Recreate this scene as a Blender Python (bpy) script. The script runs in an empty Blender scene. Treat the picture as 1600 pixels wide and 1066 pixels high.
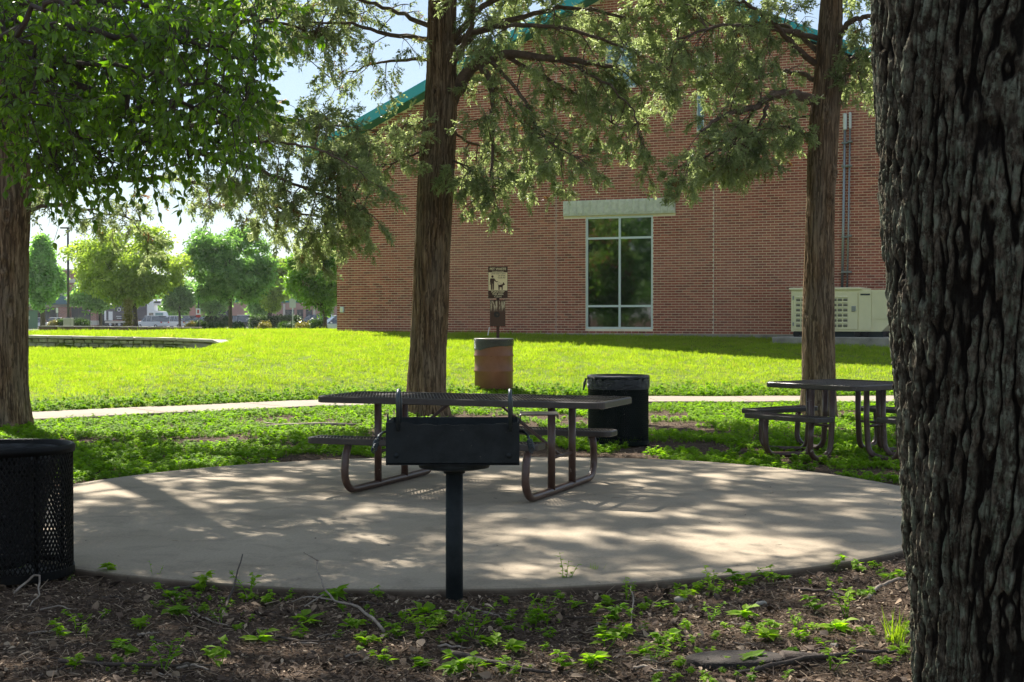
import bpy, math, random
import numpy as np
from mathutils import Vector, Matrix, Euler
random.seed(7); RNG = np.random.default_rng(7)
R = math.radians
scene = bpy.context.scene
COL = scene.collection

# ------------------------------------------------------------------ camera, world, sun, exposure
CAM_H, FPX = 1.43, 2222.0
PITCH = math.atan(38 / FPX)
cam_d = bpy.data.cameras.new('camera'); cam = bpy.data.objects.new('camera', cam_d); COL.objects.link(cam)
cam.location = (0, 0, CAM_H); cam.rotation_euler = (R(90) - PITCH, 0, 0)
cam_d.sensor_width = 36; cam_d.lens = 50; cam_d.clip_start = 0.1; cam_d.clip_end = 6000
scene.camera = cam
SUN_EL = R(45); TRAVEL = (0.45, -0.893)           # horizontal direction the light travels in
world = bpy.data.worlds.new('World'); scene.world = world; world.use_nodes = True
wn = world.node_tree; sky = wn.nodes.new('ShaderNodeTexSky'); sky.sky_type = 'NISHITA'; sky.sun_disc = False
sky.sun_elevation = SUN_EL; sky.sun_rotation = math.atan2(-TRAVEL[0], -TRAVEL[1])
sky.air_density = 1.0; sky.dust_density = 0.3; sky.ozone_density = 2.0
wn.nodes['Background'].inputs['Strength'].default_value = 0.06
milky = wn.nodes.new('ShaderNodeMix'); milky.data_type = 'RGBA'; milky.inputs[0].default_value = 0.68      # thin even summer haze over the clear sky
milky.inputs[7].default_value = (2.25, 2.62, 3.08, 1)
wn.links.new(sky.outputs[0], milky.inputs[6]); wn.links.new(milky.outputs[2], wn.nodes['Background'].inputs['Color'])
sd = bpy.data.lights.new('sun', 'SUN'); sd.energy = 3.8; sd.angle = R(0.55); sd.color = (1, 0.93, 0.82)
sun = bpy.data.objects.new('sun', sd); COL.objects.link(sun); sun.location = (-20, 60, 40)
sun.rotation_euler = Vector((TRAVEL[0] * math.cos(SUN_EL), TRAVEL[1] * math.cos(SUN_EL), -math.sin(SUN_EL))).to_track_quat('-Z', 'Y').to_euler()
vs = scene.view_settings
vs.view_transform = 'Standard'; vs.look = 'None'; vs.gamma = 1; vs.use_curve_mapping = False
vs.exposure = 1.95
scene.cycles.max_bounces = 8; scene.cycles.transparent_max_bounces = 4; scene.cycles.transmission_bounces = 4
scene.cycles.diffuse_bounces = 4; scene.cycles.glossy_bounces = 3
scene.cycles.sample_clamp_indirect = 6

# ------------------------------------------------------------------ helpers
def W(px, py, Y):
    """the world point seen at photo pixel (px, py), Y metres ahead"""
    c, s = math.cos(PITCH), math.sin(PITCH)
    u, v = (px - 800) / FPX, (533 - py) / FPX
    k = Y / (c + v * s)
    return Vector((u * k, Y, CAM_H + (v * c - s) * k))
def lerp(a, b, t): return a + (b - a) * t
def sstep(a, b, x):
    t = np.clip((x - a) / (b - a), 0, 1); return t * t * (3 - 2 * t)

_G = RNG.normal(size=(256, 3)); _G /= np.linalg.norm(_G, axis=1)[:, None]; _P = RNG.permutation(256)
def perlin(x, y, z=0.0):
    x, y, z = np.broadcast_arrays(np.asarray(x, float), np.asarray(y, float), np.asarray(z, float))
    xi, yi, zi = np.floor(x).astype(int), np.floor(y).astype(int), np.floor(z).astype(int)
    xf, yf, zf = x - xi, y - yi, z - zi
    u, v, w = [t * t * t * (t * (t * 6 - 15) + 10) for t in (xf, yf, zf)]
    def g(a, b, c):
        h = _P[(_P[(_P[(xi + a) & 255] + yi + b) & 255] + zi + c) & 255]; q = _G[h]
        return q[..., 0] * (xf - a) + q[..., 1] * (yf - b) + q[..., 2] * (zf - c)
    l = lambda a, b, t: a + (b - a) * t
    return l(l(l(g(0,0,0), g(1,0,0), u), l(g(0,1,0), g(1,1,0), u), v), l(l(g(0,0,1), g(1,0,1), u), l(g(0,1,1), g(1,1,1), u), v), w)
def fbm(x, y, z=0.0, o=3):
    s = 0; a = 1.0
    for i in range(o):
        s = s + a * perlin(x * 2**i + 13.1 * i, y * 2**i + 7.7 * i, z * 2**i + 3.3 * i); a *= 0.5
    return s

class MB:
    """collects shapes into one mesh"""
    def __init__(s): s.v = []; s.q = []; s.t = []; s.n = 0
    def add(s, v, quads=None, tris=None):
        v = np.asarray(v, float).reshape(-1, 3); s.v.append(v)
        if quads is not None and len(quads): s.q.append(np.asarray(quads, int) + s.n)
        if tris is not None and len(tris): s.t.append(np.asarray(tris, int) + s.n)
        s.n += len(v); return s
    def box(s, c, size, rot=None, taper=None):
        x, y, z = [d / 2 for d in size]
        v = np.array([(a*x, b*y, d*z) for d in (-1, 1) for b in (-1, 1) for a in (-1, 1)], float)
        if taper: v[4:, 0] *= taper[0]; v[4:, 1] *= taper[1]
        if rot is not None: v = v @ np.array(Euler(rot).to_matrix()).T
        return s.add(v + np.array(c), [(0,2,3,1),(4,5,7,6),(0,1,5,4),(2,6,7,3),(0,4,6,2),(1,3,7,5)])
    def bbox(s, x0, x1, y0, y1, z0, z1): return s.box(((x0+x1)/2, (y0+y1)/2, (z0+z1)/2), (x1-x0, y1-y0, z1-z0))
    def bevbox(s, c, size, b=0.01, rot=None):
        x, y, z = [d / 2 for d in size]; v = []
        for zz, ins in ((-z, b), (-z + b, 0), (z - b, 0), (z, b)):
            for (a, d) in ((-1,-1),(1,-1),(1,1),(-1,1)):
                X, Y_ = x - ins, y - ins; bb = min(b, X * .9, Y_ * .9)
                if (a, d) in ((-1,-1),(1,1)): pts = [(a*X, d*(Y_-bb)), (a*(X-bb), d*Y_)]
                else: pts = [(a*(X-bb), d*Y_), (a*X, d*(Y_-bb))]
                v += [(p, q, zz) for p, q in pts]
        v = np.array(v)
        if rot is not None: v = v @ np.array(Euler(rot).to_matrix()).T
        q = [(r*8+i, r*8+(i+1)%8, (r+1)*8+(i+1)%8, (r+1)*8+i) for r in range(3) for i in range(8)]
        t = [(0, i+1, i) for i in range(1, 7)] + [(24, 24+i, 25+i) for i in range(1, 7)]
        return s.add(v + np.array(c), q, t)
    def tube(s, pts, r, k=8, cap=True):
        p = np.array([tuple(a) for a in pts], float); n = len(p); r = np.broadcast_to(np.asarray(r, float), (n,))
        d = np.gradient(p, axis=0); d /= np.linalg.norm(d, axis=1)[:, None] + 1e-9
        up = np.array((0, 0, 1.)) if abs(d[0][2]) < .9 else np.array((1., 0, 0)); vs_ = []
        a = np.arange(k) * 2 * math.pi / k
        for i in range(n):
            x = np.cross(d[i], up); x /= np.linalg.norm(x) + 1e-9; y = np.cross(x, d[i]); up = y
            vs_.append(p[i] + r[i] * (np.cos(a)[:, None] * x + np.sin(a)[:, None] * y))
        i, j = np.meshgrid(np.arange(n - 1), np.arange(k), indexing='ij'); i = i.ravel(); j = j.ravel(); j2 = (j + 1) % k
        q = np.stack([i*k+j, i*k+j2, (i+1)*k+j2, (i+1)*k+j], 1)
        t = ([(0, m+1, m) for m in range(1, k-1)] + [((n-1)*k, (n-1)*k+m, (n-1)*k+m+1) for m in range(1, k-1)]) if cap else None
        return s.add(np.concatenate(vs_), q[:, ::-1], [x[::-1] for x in t] if t else None)
    def lathe(s, prof, c=(0,0,0), k=32, wob=None):
        a = np.arange(k) * 2 * math.pi / k; v = []
        for i, (r, z) in enumerate(prof):
            rr = r if wob is None else r + wob(i, a)
            v.append(np.stack([rr*np.cos(a), rr*np.sin(a), np.full(k, z)], 1))
        n = len(prof); i, j = np.meshgrid(np.arange(n-1), np.arange(k), indexing='ij'); i = i.ravel(); j = j.ravel(); j2 = (j+1) % k
        return s.add(np.concatenate(v) + np.array(c), np.stack([i*k+j, i*k+j2, (i+1)*k+j2, (i+1)*k+j], 1))
    def prism(s, poly, y0, y1):
        """polygon in xz extruded from y0 to y1 (convex, or fan-safe)"""
        n = len(poly); v = [(x, y0, z) for x, z in poly] + [(x, y1, z) for x, z in poly]
        return s.add(v, [(i, (i+1) % n, n+(i+1) % n, n+i) for i in range(n)],
                     [(0, i+1, i) for i in range(1, n-1)] + [(n, n+i, n+i+1) for i in range(1, n-1)])
    def mesh(s, name, m, smooth=False):
        v = np.concatenate(s.v); q = np.concatenate(s.q) if s.q else np.zeros((0, 4), int); t = np.concatenate(s.t) if s.t else np.zeros((0, 3), int)
        me = bpy.data.meshes.new(name); me.vertices.add(len(v)); me.vertices.foreach_set('co', v.ravel())
        li = np.concatenate([q.ravel(), t.ravel()]); me.loops.add(len(li)); me.loops.foreach_set('vertex_index', li)
        me.polygons.add(len(q) + len(t))
        st = np.concatenate([np.arange(len(q)) * 4, len(q) * 4 + np.arange(len(t)) * 3])
        me.polygons.foreach_set('loop_start', st); me.update(calc_edges=True)
        me.shade_smooth() if smooth else me.shade_flat()
        if m is not None: me.materials.append(m)
        return me
    def build(s, name, m, parent=None, smooth=False, **kw):
        return link(name, s.mesh(name, m, smooth), parent, **kw)

def link(name, me, parent=None, loc=None, rot=None, **kw):
    o = bpy.data.objects.new(name, me); COL.objects.link(o)
    if parent is not None: o.parent = parent
    if loc is not None: o.location = loc
    if rot is not None: o.rotation_euler = rot
    return tag(o, **kw)
def tag(o, label=None, category=None, group=None, kind=None):
    for k, v in (('label', label), ('category', category), ('group', group), ('kind', kind)):
        if v: o[k] = v
    return o
def thing(name, label, category, loc=(0, 0, 0), rz=0, group=None):
    o = bpy.data.objects.new(name, None); COL.objects.link(o); o.location = loc; o.rotation_euler = (0, 0, rz); o.empty_display_size = .1
    return tag(o, label, category, group)
def children(o): return list(o.children)
def copy_tree(o, parent=None):
    c = o.copy(); COL.objects.link(c)
    if parent is not None: c.parent = parent
    for ch in children(o): copy_tree(ch, c)
    return c
def arc(c, r, a0, a1, n, plane='xz'):
    out = []
    for i in range(n + 1):
        a = lerp(a0, a1, i / n); p, q = r * math.cos(a), r * math.sin(a)
        out.append((c[0] + p, c[1], c[2] + q) if plane == 'xz' else (c[0], c[1] + p, c[2] + q) if plane == 'yz' else (c[0] + p, c[1] + q, c[2]))
    return out

# ------------------------------------------------------------------ materials
class NT:
    def __init__(s, m): s.m = m; s.t = m.node_tree; s.b = s.t.nodes.get('Principled BSDF'); s.out = s.t.nodes.get('Material Output')
    def n(s, typ, **kw):
        o = s.t.nodes.new(typ)
        for k, v in kw.items(): setattr(o, k, v)
        return o
    def l(s, a, b): s.t.links.new(a, b)
    def coord(s, scale=(1, 1, 1), space='Object', rot=(0, 0, 0)):
        c = s.n('ShaderNodeTexCoord'); mp = s.n('ShaderNodeMapping'); mp.inputs['Scale'].default_value = scale; mp.inputs['Rotation'].default_value = rot
        if space == 'World': g = s.n('ShaderNodeNewGeometry'); s.l(g.outputs['Position'], mp.inputs['Vector'])
        else: s.l(c.outputs[space], mp.inputs['Vector'])
        return mp.outputs[0]
    def noise(s, vec, sc, det=4, ro=.6, dis=0):
        o = s.n('ShaderNodeTexNoise'); o.inputs['Scale'].default_value = sc; o.inputs['Detail'].default_value = det
        o.inputs['Roughness'].default_value = ro; o.inputs['Distortion'].default_value = dis; s.l(vec, o.inputs['Vector']); return o.outputs['Fac']
    def ramp(s, f, stops):
        o = s.n('ShaderNodeValToRGB'); e = o.color_ramp.elements
        while len(e) < len(stops): e.new(.5)
        for k, (p, c) in zip(e, stops):
            k.position = p; k.color = (c, c, c, 1) if isinstance(c, (int, float)) else (*c, 1)
        s.l(f, o.inputs['Fac']); return o.outputs['Color']
    def mix(s, f, a, b, mode='MIX'):
        o = s.n('ShaderNodeMix', data_type='RGBA', blend_type=mode)
        for v, i in ((f, 0), (a, 6), (b, 7)):
            if isinstance(v, bpy.types.NodeSocket): s.l(v, o.inputs[i])
            elif isinstance(v, (int, float)): o.inputs[i].default_value = v if i == 0 else (v, v, v, 1)
            else: o.inputs[i].default_value = (*v, 1)
        return o.outputs[2]
    def math(s, op, a, b=0.0):
        o = s.n('ShaderNodeMath', operation=op)
        for v, i in ((a, 0), (b, 1)):
            if isinstance(v, bpy.types.NodeSocket): s.l(v, o.inputs[i])
            else: o.inputs[i].default_value = v
        return o.outputs[0]
    def bump(s, h, st, d=.01):
        o = s.n('ShaderNodeBump'); o.inputs['Strength'].default_value = st; o.inputs['Distance'].default_value = d
        s.l(h, o.inputs['Height']); s.l(o.outputs[0], s.b.inputs['Normal']); return o
    def attr(s, name, typ='GEOMETRY'): return s.n('ShaderNodeAttribute', attribute_name=name, attribute_type=typ)
    def rand(s): return s.n('ShaderNodeObjectInfo').outputs['Random']
MATS = {}
def mat(name, col=(.5, .5, .5), rough=.6, metal=0, spec=.5, var=0, vs_=4, bump=0, bs=40, col2=None, f=None):
    m = bpy.data.materials.new(name); m.use_nodes = True; k = NT(m); b = k.b
    b.inputs['Base Color'].default_value = (*col, 1); b.inputs['Roughness'].default_value = rough
    b.inputs['Metallic'].default_value = metal; b.inputs['Specular IOR Level'].default_value = spec
    if col2 is not None or var:
        c2 = col2 if col2 is not None else tuple(c * (1 - var) for c in col)
        k.l(k.ramp(k.noise(k.coord(), vs_, 6, .65), [(.35, c2), (.62, col)]), b.inputs['Base Color'])
    if bump: k.bump(k.noise(k.coord(), bs, 5, .6), bump, .01)
    if f: f(k)
    MATS[name] = m; return m

def leaf_mat(name, c1, c2, tcol, tr=.5, rough=.45, spec=.35, dry=None):
    """diffuse + translucent leaf; colour differs leaf to leaf"""
    m = bpy.data.materials.new(name); m.use_nodes = True; k = NT(m)
    r = k.rand(); c = k.ramp(r, [(0, c1), (1, c2)])
    big = k.noise(k.coord((1, 1, 1), 'World'), 1.3, 3, .5)
    c = k.mix(k.ramp(big, [(.35, 0.), (.7, .55)]), c, tuple(x * 1.35 for x in c2))
    if dry: c = k.mix(k.ramp(k.math('FRACT', k.math('MULTIPLY', r, 7.31)), [(dry[1], 0.), (dry[1] + .01, 1.)]), c, dry[0])
    k.l(c, k.b.inputs['Base Color']); k.b.inputs['Roughness'].default_value = rough; k.b.inputs['Specular IOR Level'].default_value = spec
    t = k.n('ShaderNodeBsdfTranslucent'); k.l(k.mix(1., c, tcol, 'MULTIPLY'), t.inputs['Color'])
    a = k.n('ShaderNodeMixShader'); a.inputs[0].default_value = tr; k.l(k.b.outputs[0], a.inputs[1]); k.l(t.outputs[0], a.inputs[2])
    k.l(a.outputs[0], k.out.inputs['Surface']); MATS[name] = m; return m

def f_slab(k):
    v = k.coord((1, 1, 1), 'World')
    a = k.ramp(k.noise(v, .9, 5, .6), [(.3, (.285, .235, .172)), (.7, (.365, .305, .228))])
    b = k.ramp(k.noise(v, 55, 4, .7), [(.3, .78), (.65, 1.05)])
    st = k.ramp(k.noise(v, 3.1, 6, .7, .6), [(.36, .8), (.5, 1.)])
    sp = k.n('ShaderNodeSeparateXYZ'); k.l(k.coord((1, 1, 1), 'World'), sp.inputs[0])
    soil = k.math('MULTIPLY', k.ramp(k.math('MULTIPLY', sp.outputs['Z'], -1.), [(.006, 0.), (.022, 1.)]), k.ramp(k.noise(v, 7, 4, .6), [(.3, .7), (.6, 1.)]))
    k.l(k.mix(soil, k.mix(1., k.mix(1., a, b, 'MULTIPLY'), st, 'MULTIPLY'), (.085, .06, .042)), k.b.inputs['Base Color'])
    k.bump(k.noise(v, 160, 3, .7), .35, .004)
mat('concrete', rough=.9, spec=.2, f=f_slab)
def f_walk(k):
    v = k.coord((1, 1, 1), 'World')
    k.l(k.mix(1., k.ramp(k.noise(v, 1.2, 5, .6), [(.3, (.24, .20, .165)), (.7, (.31, .265, .22))]), k.ramp(k.noise(v, 40, 4, .7), [(.3, .8), (.65, 1.05)]), 'MULTIPLY'), k.b.inputs['Base Color'])
    k.bump(k.noise(v, 120, 3, .7), .3, .004)
mat('walk_concrete', rough=.9, spec=.2, f=f_walk)

def f_ground(k):
    v = k.coord((1, 1, 1), 'World')
    n1 = k.noise(v, 1.7, 6, .65); n2 = k.noise(v, 38, 5, .75); n3 = k.noise(v, 9, 5, .7, .5)
    dirt = k.ramp(n2, [(.25, (.02, .013, .009)), (.5, (.065, .044, .029)), (.72, (.20, .145, .10))])
    dirt = k.mix(k.ramp(n3, [(.4, 0.), (.62, .8)]), dirt, (.075, .048, .032))
    dirt = k.mix(k.ramp(n1, [(.45, 0.), (.7, .35)]), dirt, (.11, .082, .06))
    grass = k.ramp(k.noise(v, 14, 5, .7), [(.3, (.07, .11, .015)), (.7, (.14, .20, .025))])
    grass = k.mix(k.ramp(n1, [(.45, 0.), (.7, .35)]), grass, (.24, .25, .06))
    at = k.attr('grassy'); at2 = k.attr('asphalt')
    fac = k.ramp(k.math('ADD', at.outputs['Fac'], k.math('MULTIPLY', k.math('SUBTRACT', n3, .5), 1.1)), [(.42, 0.), (.58, 1.)])
    c = k.mix(fac, dirt, grass)
    asp = k.ramp(n2, [(.3, (.06, .06, .062)), (.7, (.10, .098, .095))])
    k.l(k.mix(at2.outputs['Fac'], c, asp), k.b.inputs['Base Color'])
    k.bump(k.math('ADD', n2, k.math('MULTIPLY', n3, .8)), .9, .02)
mat('ground', rough=.95, spec=.1, f=f_ground)

def f_brick(k):
    v = k.coord((1, 1, 1), 'Object'); at = k.attr('tone'); r = k.math('FRACT', k.math('ADD', at.outputs['Fac'], k.rand()))
    c = k.ramp(r, [(0, (.19, .056, .038)), (.25, (.29, .078, .050)), (.7, (.37, .105, .068)), (1, (.46, .155, .10))])
    w = k.coord((1, 1, 1), 'World')
    c = k.mix(k.ramp(k.noise(w, .5, 4, .6), [(.35, 0.), (.65, .45)]), c, (.42, .19, .14))
    c = k.mix(1., c, k.ramp(k.noise(w, 60, 3, .7), [(.3, .8), (.7, 1.12)]), 'MULTIPLY')
    k.l(c, k.b.inputs['Base Color']); k.bump(k.noise(w, 150, 3, .7), .4, .003)
mat('brick', rough=.9, spec=.2, f=f_brick)
mat('mortar', (.90, .80, .58), .95, spec=.1, col2=(.80, .68, .50), vs_=2.0, bump=.3, bs=120)
def f_farbrick(k):
    o = k.n('ShaderNodeTexBrick'); k.l(k.coord((1, 1, 1), 'Object', (R(90), 0, 0)), o.inputs['Vector'])
    o.inputs['Color1'].default_value = (.40, .17, .12, 1); o.inputs['Color2'].default_value = (.30, .12, .09, 1); o.inputs['Mortar'].default_value = (.5, .42, .34, 1)
    o.inputs['Scale'].default_value = 1; o.inputs['Brick Width'].default_value = .6; o.inputs['Row Height'].default_value = .2; o.inputs['Mortar Size'].default_value = .018
    k.l(o.outputs[0], k.b.inputs['Base Color'])
mat('far_brick', rough=.9, f=f_farbrick)
mat('foundation', (.36, .33, .28), .9, col2=(.22, .20, .17), vs_=3, bump=.4, bs=50)
mat('cut_stone', (.66, .66, .52), .9, col2=(.52, .53, .42), vs_=9, bump=.7, bs=40)
mat('sandstone', (.52, .47, .38), .9, col2=(.30, .27, .21), vs_=3, bump=.8, bs=18)
def f_field(k):
    c = k.ramp(k.rand(), [(0, (.34, .31, .20)), (.5, (.46, .43, .31)), (1, (.58, .54, .42))])
    k.l(k.mix(k.ramp(k.noise(k.coord((1,1,1), 'World'), 5, 5, .7), [(.4, 0.), (.6, .7)]), c, (.20, .24, .09)), k.b.inputs['Base Color'])
    k.bump(k.noise(k.coord((1,1,1), 'World'), 30, 5, .7), .8, .01)
mat('field_stone', rough=.95, f=f_field)
mat('white_frame', (.62, .68, .66), .35, metal=.2)
mat('glass_dark', (.006, .010, .009), .03, spec=1.0, f=lambda k: setattr(k.b.inputs['IOR'], 'default_value', 1.8))
mat('glass_sky', (.14, .26, .29), .06, spec=1.0)
mat('teal_metal', (.03, .34, .37), .4, metal=.1)
mat('roof_teal', (.03, .22, .21), .5)
mat('conduit', (.27, .30, .30), .35, metal=.6)
mat('joint_white', (.72, .68, .6), .8)
mat('sealant', (.16, .10, .085), .8)
mat('gen_cream', (.80, .75, .48), .42, var=.08, vs_=2, bump=.03, bs=8)
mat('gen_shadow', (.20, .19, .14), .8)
mat('black_rubber', (.012, .012, .013), .6)
mat('skid_dark', (.02, .03, .035), .5)
def f_coat(k):
    k.l(k.ramp(k.noise(k.coord(), 9, 5, .7), [(.35, (.030, .024, .021)), (.7, (.052, .043, .038))]), k.b.inputs['Base Color'])
    k.bump(k.noise(k.coord(), 90, 3, .5), .12, .003)
mat('plastic_coat', rough=.36, spec=.5, f=f_coat)
def f_leg(k):
    v = k.coord()
    c = k.ramp(k.noise(v, 7, 6, .7), [(.3, (.05, .024, .017)), (.7, (.095, .052, .038))])
    chip = k.ramp(k.noise(v, 21, 3, .5), [(.70, 0.), (.72, 1.)])
    k.l(k.mix(chip, c, (.30, .26, .22)), k.b.inputs['Base Color'])
mat('brown_paint', rough=.35, spec=.5, f=f_leg)
def f_grill(k):
    v = k.coord()
    c = k.ramp(k.noise(v, 11, 6, .75), [(.35, (.010, .013, .014)), (.68, (.022, .028, .030))])
    c = k.mix(k.ramp(k.noise(v, 46, 2, .5), [(.73, 0.), (.76, .7)]), c, (.10, .09, .075))
    k.l(c, k.b.inputs['Base Color']); k.bump(k.noise(v, 260, 2, .5), .5, .002)
mat('grill_paint', rough=.6, spec=.2, f=f_grill)
mat('steel_rod', (.06, .075, .08), .4, metal=.6)
mat('zinc', (.55, .52, .46), .35, metal=.8)
mat('can_black', (.005, .005, .005), .5, spec=.12, var=.4, vs_=6)
mat('can_green', (.004, .009, .007), .5, spec=.12, var=.4, vs_=6)
def f_bag(k):
    v = k.coord((1, 1, 3)); k.bump(k.noise(v, 9, 5, .7, 1.4), 1.0, .05)
mat('bag_plastic', (.010, .011, .010), .2, spec=.9, f=f_bag)
def f_drum(k):
    v = k.coord((1, 1, 1))
    c = k.ramp(k.noise(v, 5, 6, .7), [(.3, (.15, .068, .038)), (.7, (.21, .10, .058))])
    c = k.mix(k.ramp(k.noise(v, 16, 4, .6), [(.66, 0.), (.7, .7)]), c, (.10, .045, .03))
    k.l(c, k.b.inputs['Base Color'])
mat('drum_brown', rough=.42, spec=.3, f=f_drum)
mat('sign_brown', (.05, .022, .014), .45)
mat('sign_cream', (.78, .70, .50), .5)
mat('post_brown', (.07, .03, .02), .45, var=.4, vs_=20)
def f_disp(k):
    v = k.coord((1, 1, .12)); c = k.coord()
    sep = k.n('ShaderNodeSeparateXYZ'); k.l(c, sep.inputs[0])
    streak = k.math('MULTIPLY', k.ramp(k.noise(v, 60, 3, .6), [(.48, 0.), (.56, 1.)]), k.ramp(sep.outputs['Z'], [(.03, 0.), (.12, 1.)]))
    k.l(k.mix(streak, (.065, .026, .016), (.50, .44, .34)), k.b.inputs['Base Color'])
mat('dispenser', rough=.45, f=f_disp)
mat('white_strip', (.75, .72, .8), .5)

def f_bark(k):                                    # near trunk: grey green lichen on the ridges, dark furrows
    v = k.coord((1, 1, .35)); at = k.attr('ridge')
    base = k.ramp(k.noise(k.coord((1, 1, .4)), 46, 6, .75), [(.36, (.022, .018, .012)), (.48, (.11, .092, .064)), (.62, (.36, .315, .235))])
    base = k.mix(k.ramp(k.noise(k.coord((1, 1, .7)), 9, 5, .7), [(.42, .65), (.6, 0.)]), base, (.05, .04, .028))
    base = k.mix(k.ramp(at.outputs['Fac'], [(.15, 1.), (.45, 0.)]), base, (.016, .012, .009))
    lich = k.ramp(k.noise(k.coord((1, 1, .8)), 24, 6, .75), [(.47, 0.), (.58, 1.)])
    lich = k.math('MULTIPLY', lich, k.ramp(at.outputs['Fac'], [(.35, .05), (.75, 1.)]))
    lc = k.ramp(k.noise(v, 50, 3, .6), [(.3, (.13, .17, .105)), (.7, (.44, .47, .36))])
    c = k.mix(lich, base, lc)
    k.l(c, k.b.inputs['Base Color']); k.bump(k.noise(k.coord((1, 1, .5)), 85, 6, .85), 1.0, .05)
mat('bark_lichen', rough=.95, spec=.15, f=f_bark)
def f_cedar(k):
    at = k.attr('ridge')
    v = k.coord((1, 1, .07)); w = k.coord((1, 1, .25))
    c = k.ramp(k.noise(v, 34, 5, .7), [(.36, (.055, .033, .017)), (.5, (.17, .108, .060)), (.66, (.37, .265, .165))])
    c = k.mix(k.ramp(k.noise(w, 4, 4, .6), [(.42, 0.), (.62, .5)]), c, (.20, .165, .12))
    c = k.mix(k.ramp(at.outputs['Fac'], [(.05, .7), (.38, 0.)]), c, (.045, .030, .019))
    k.l(c, k.b.inputs['Base Color']); k.bump(k.noise(v, 90, 4, .7), .9, .015)
mat('bark_cedar', rough=.95, spec=.12, f=f_cedar)
mat('twig_bark', (.15, .105, .075), .9, col2=(.07, .048, .034), vs_=9, bump=.5, bs=60)
mat('limb_dark', (.07, .052, .038), .9, col2=(.035, .026, .02), vs_=9, bump=.5, bs=60)
mat('far_bark', (.10, .075, .055), .9)
mat('dead_wood', (.30, .25, .20), .9, col2=(.16, .12, .09), vs_=14, bump=.6, bs=80)
mat('stump_wood', (.045, .034, .027), .95, col2=(.014, .011, .009), vs_=11, bump=.9, bs=50)
mat('stick_dark', (.07, .05, .038), .9, col2=(.03, .022, .017), vs_=14, bump=.6, bs=80)

leaf_mat('cedar_leaf', (.105, .145, .065), (.25, .29, .165), (1.9, 1.95, 1.3), .5, dry=((.16, .085, .04), .975))
leaf_mat('elm_leaf', (.040, .082, .010), (.105, .165, .015), (2.3, 2.9, .5), .5, rough=.35, spec=.5)
leaf_mat('far_leaf_a', (.10, .15, .03), (.30, .35, .10), (1.7, 2., .6), .45)
leaf_mat('far_leaf_b', (.05, .11, .04), (.20, .30, .12), (1.6, 2., .8), .45)
leaf_mat('far_leaf_c', (.09, .18, .06), (.25, .38, .15), (1.6, 2., .8), .45)
leaf_mat('myrtle_leaf', (.06, .13, .03), (.20, .30, .07), (1.7, 2., .6), .45)
leaf_mat('pink_flower', (.55, .20, .24), (.70, .32, .34), (1, 1, 1), .3)
leaf_mat('dark_red_flower', (.40, .05, .07), (.5, .10, .12), (1, 1, 1), .3)
leaf_mat('grass_leaf', (.135, .22, .020), (.25, .32, .038), (1.6, 1.7, .5), .55, rough=.6, spec=.15, dry=((.30, .29, .10), .93))
leaf_mat('weed_leaf', (.08, .17, .014), (.19, .29, .02), (1.9, 2.2, .5), .5, rough=.65, spec=.15)
leaf_mat('hedge_leaf', (.030, .065, .018), (.055, .095, .022), (1.5, 1.8, .7), .3)
leaf_mat('shrub_yellow', (.16, .15, .03), (.25, .22, .05), (1.4, 1.4, .7), .3)
def f_litter(k):
    k.l(k.ramp(k.rand(), [(0, (.03, .018, .011)), (.5, (.085, .052, .031)), (.82, (.19, .13, .082)), (1, (.42, .32, .22))]), k.b.inputs['Base Color'])
mat('litter', rough=.9, f=f_litter)
# ------------------------------------------------------------------ terrain
SLAB_C, SLAB_R = (-0.26, 11.03), 3.61
SLAB_A = [-3.15, -2.38, -2.1, -1.8, -1.69, -1.2, -.78, .0, .47, .98, 1.4, 1.95, 2.6, 3.15]
SLAB_D = [.12, .15, .04, .0, -.03, -.15, -.09, .07, .08, .12, -.08, -.05, .03, .12]
def walk_y(X): return np.interp(X, [-60, -20, -7.1, -3.4, -.5, 3, 8, 60], [-28, 10.2, 20.4, 23.4, 24.4, 24.6, 24.75, 26])
def wall_front(X): return np.interp(X, [-30, -13, -7.8, -6.9], [39.5, 38.3, 37.4, 36.4])
def slab_r(X, Y):
    a = np.arctan2(np.asarray(Y, float) - SLAB_C[1], np.asarray(X, float) - SLAB_C[0])
    return SLAB_R + np.interp(a, SLAB_A, SLAB_D)
def wall_top(X): return np.interp(X, [-20, -13, -9, -7.75, -7.2, -6.6], [.93, .91, .85, .80, .69, .52])
def terrain(X, Y):
    X = np.asarray(X, float); Y = np.asarray(Y, float)
    d = Y - walk_y(X) - .85
    z = 1.02 * (1 - np.exp(-np.maximum(d, 0) / 6.0))
    S = 1 - sstep(-7.6, -6.2, X)
    wf = wall_front(X) + .12
    z = np.where(Y < wf, z * (1 - .42 * S), z + S * (wall_top(X) - .03 - z) * np.exp(-np.maximum(Y - wf, 0) / 2.5))
    z = z - .10 * sstep(42, 49, Y) - .10 * sstep(40, 47, Y) * (1 - sstep(-12, -10, X))
    z = z + (-.05) * (1 - sstep(-.6, .3, d))
    z = z - .98 * sstep(50, 150, Y)
    n = .018 * perlin(X * 1.1, Y * 1.1) + .03 * perlin(X * .35, Y * .35) * sstep(18, 24, Y) + .009 * perlin(X * 5, Y * 5)
    rs = np.hypot(X - SLAB_C[0], Y - SLAB_C[1])
    n = n * (1 - .6 * np.exp(-((rs - slab_r(X, Y)) / .25) ** 2))
    n = n * (1 - (np.abs(d + .85) < .85) * .9)
    return z + n
def gz(x, y): return float(terrain(x, y))
def gridline(parts):
    o = []
    for a, b, st in parts: o.append(np.arange(a, b, st))
    return np.concatenate(o)
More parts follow.
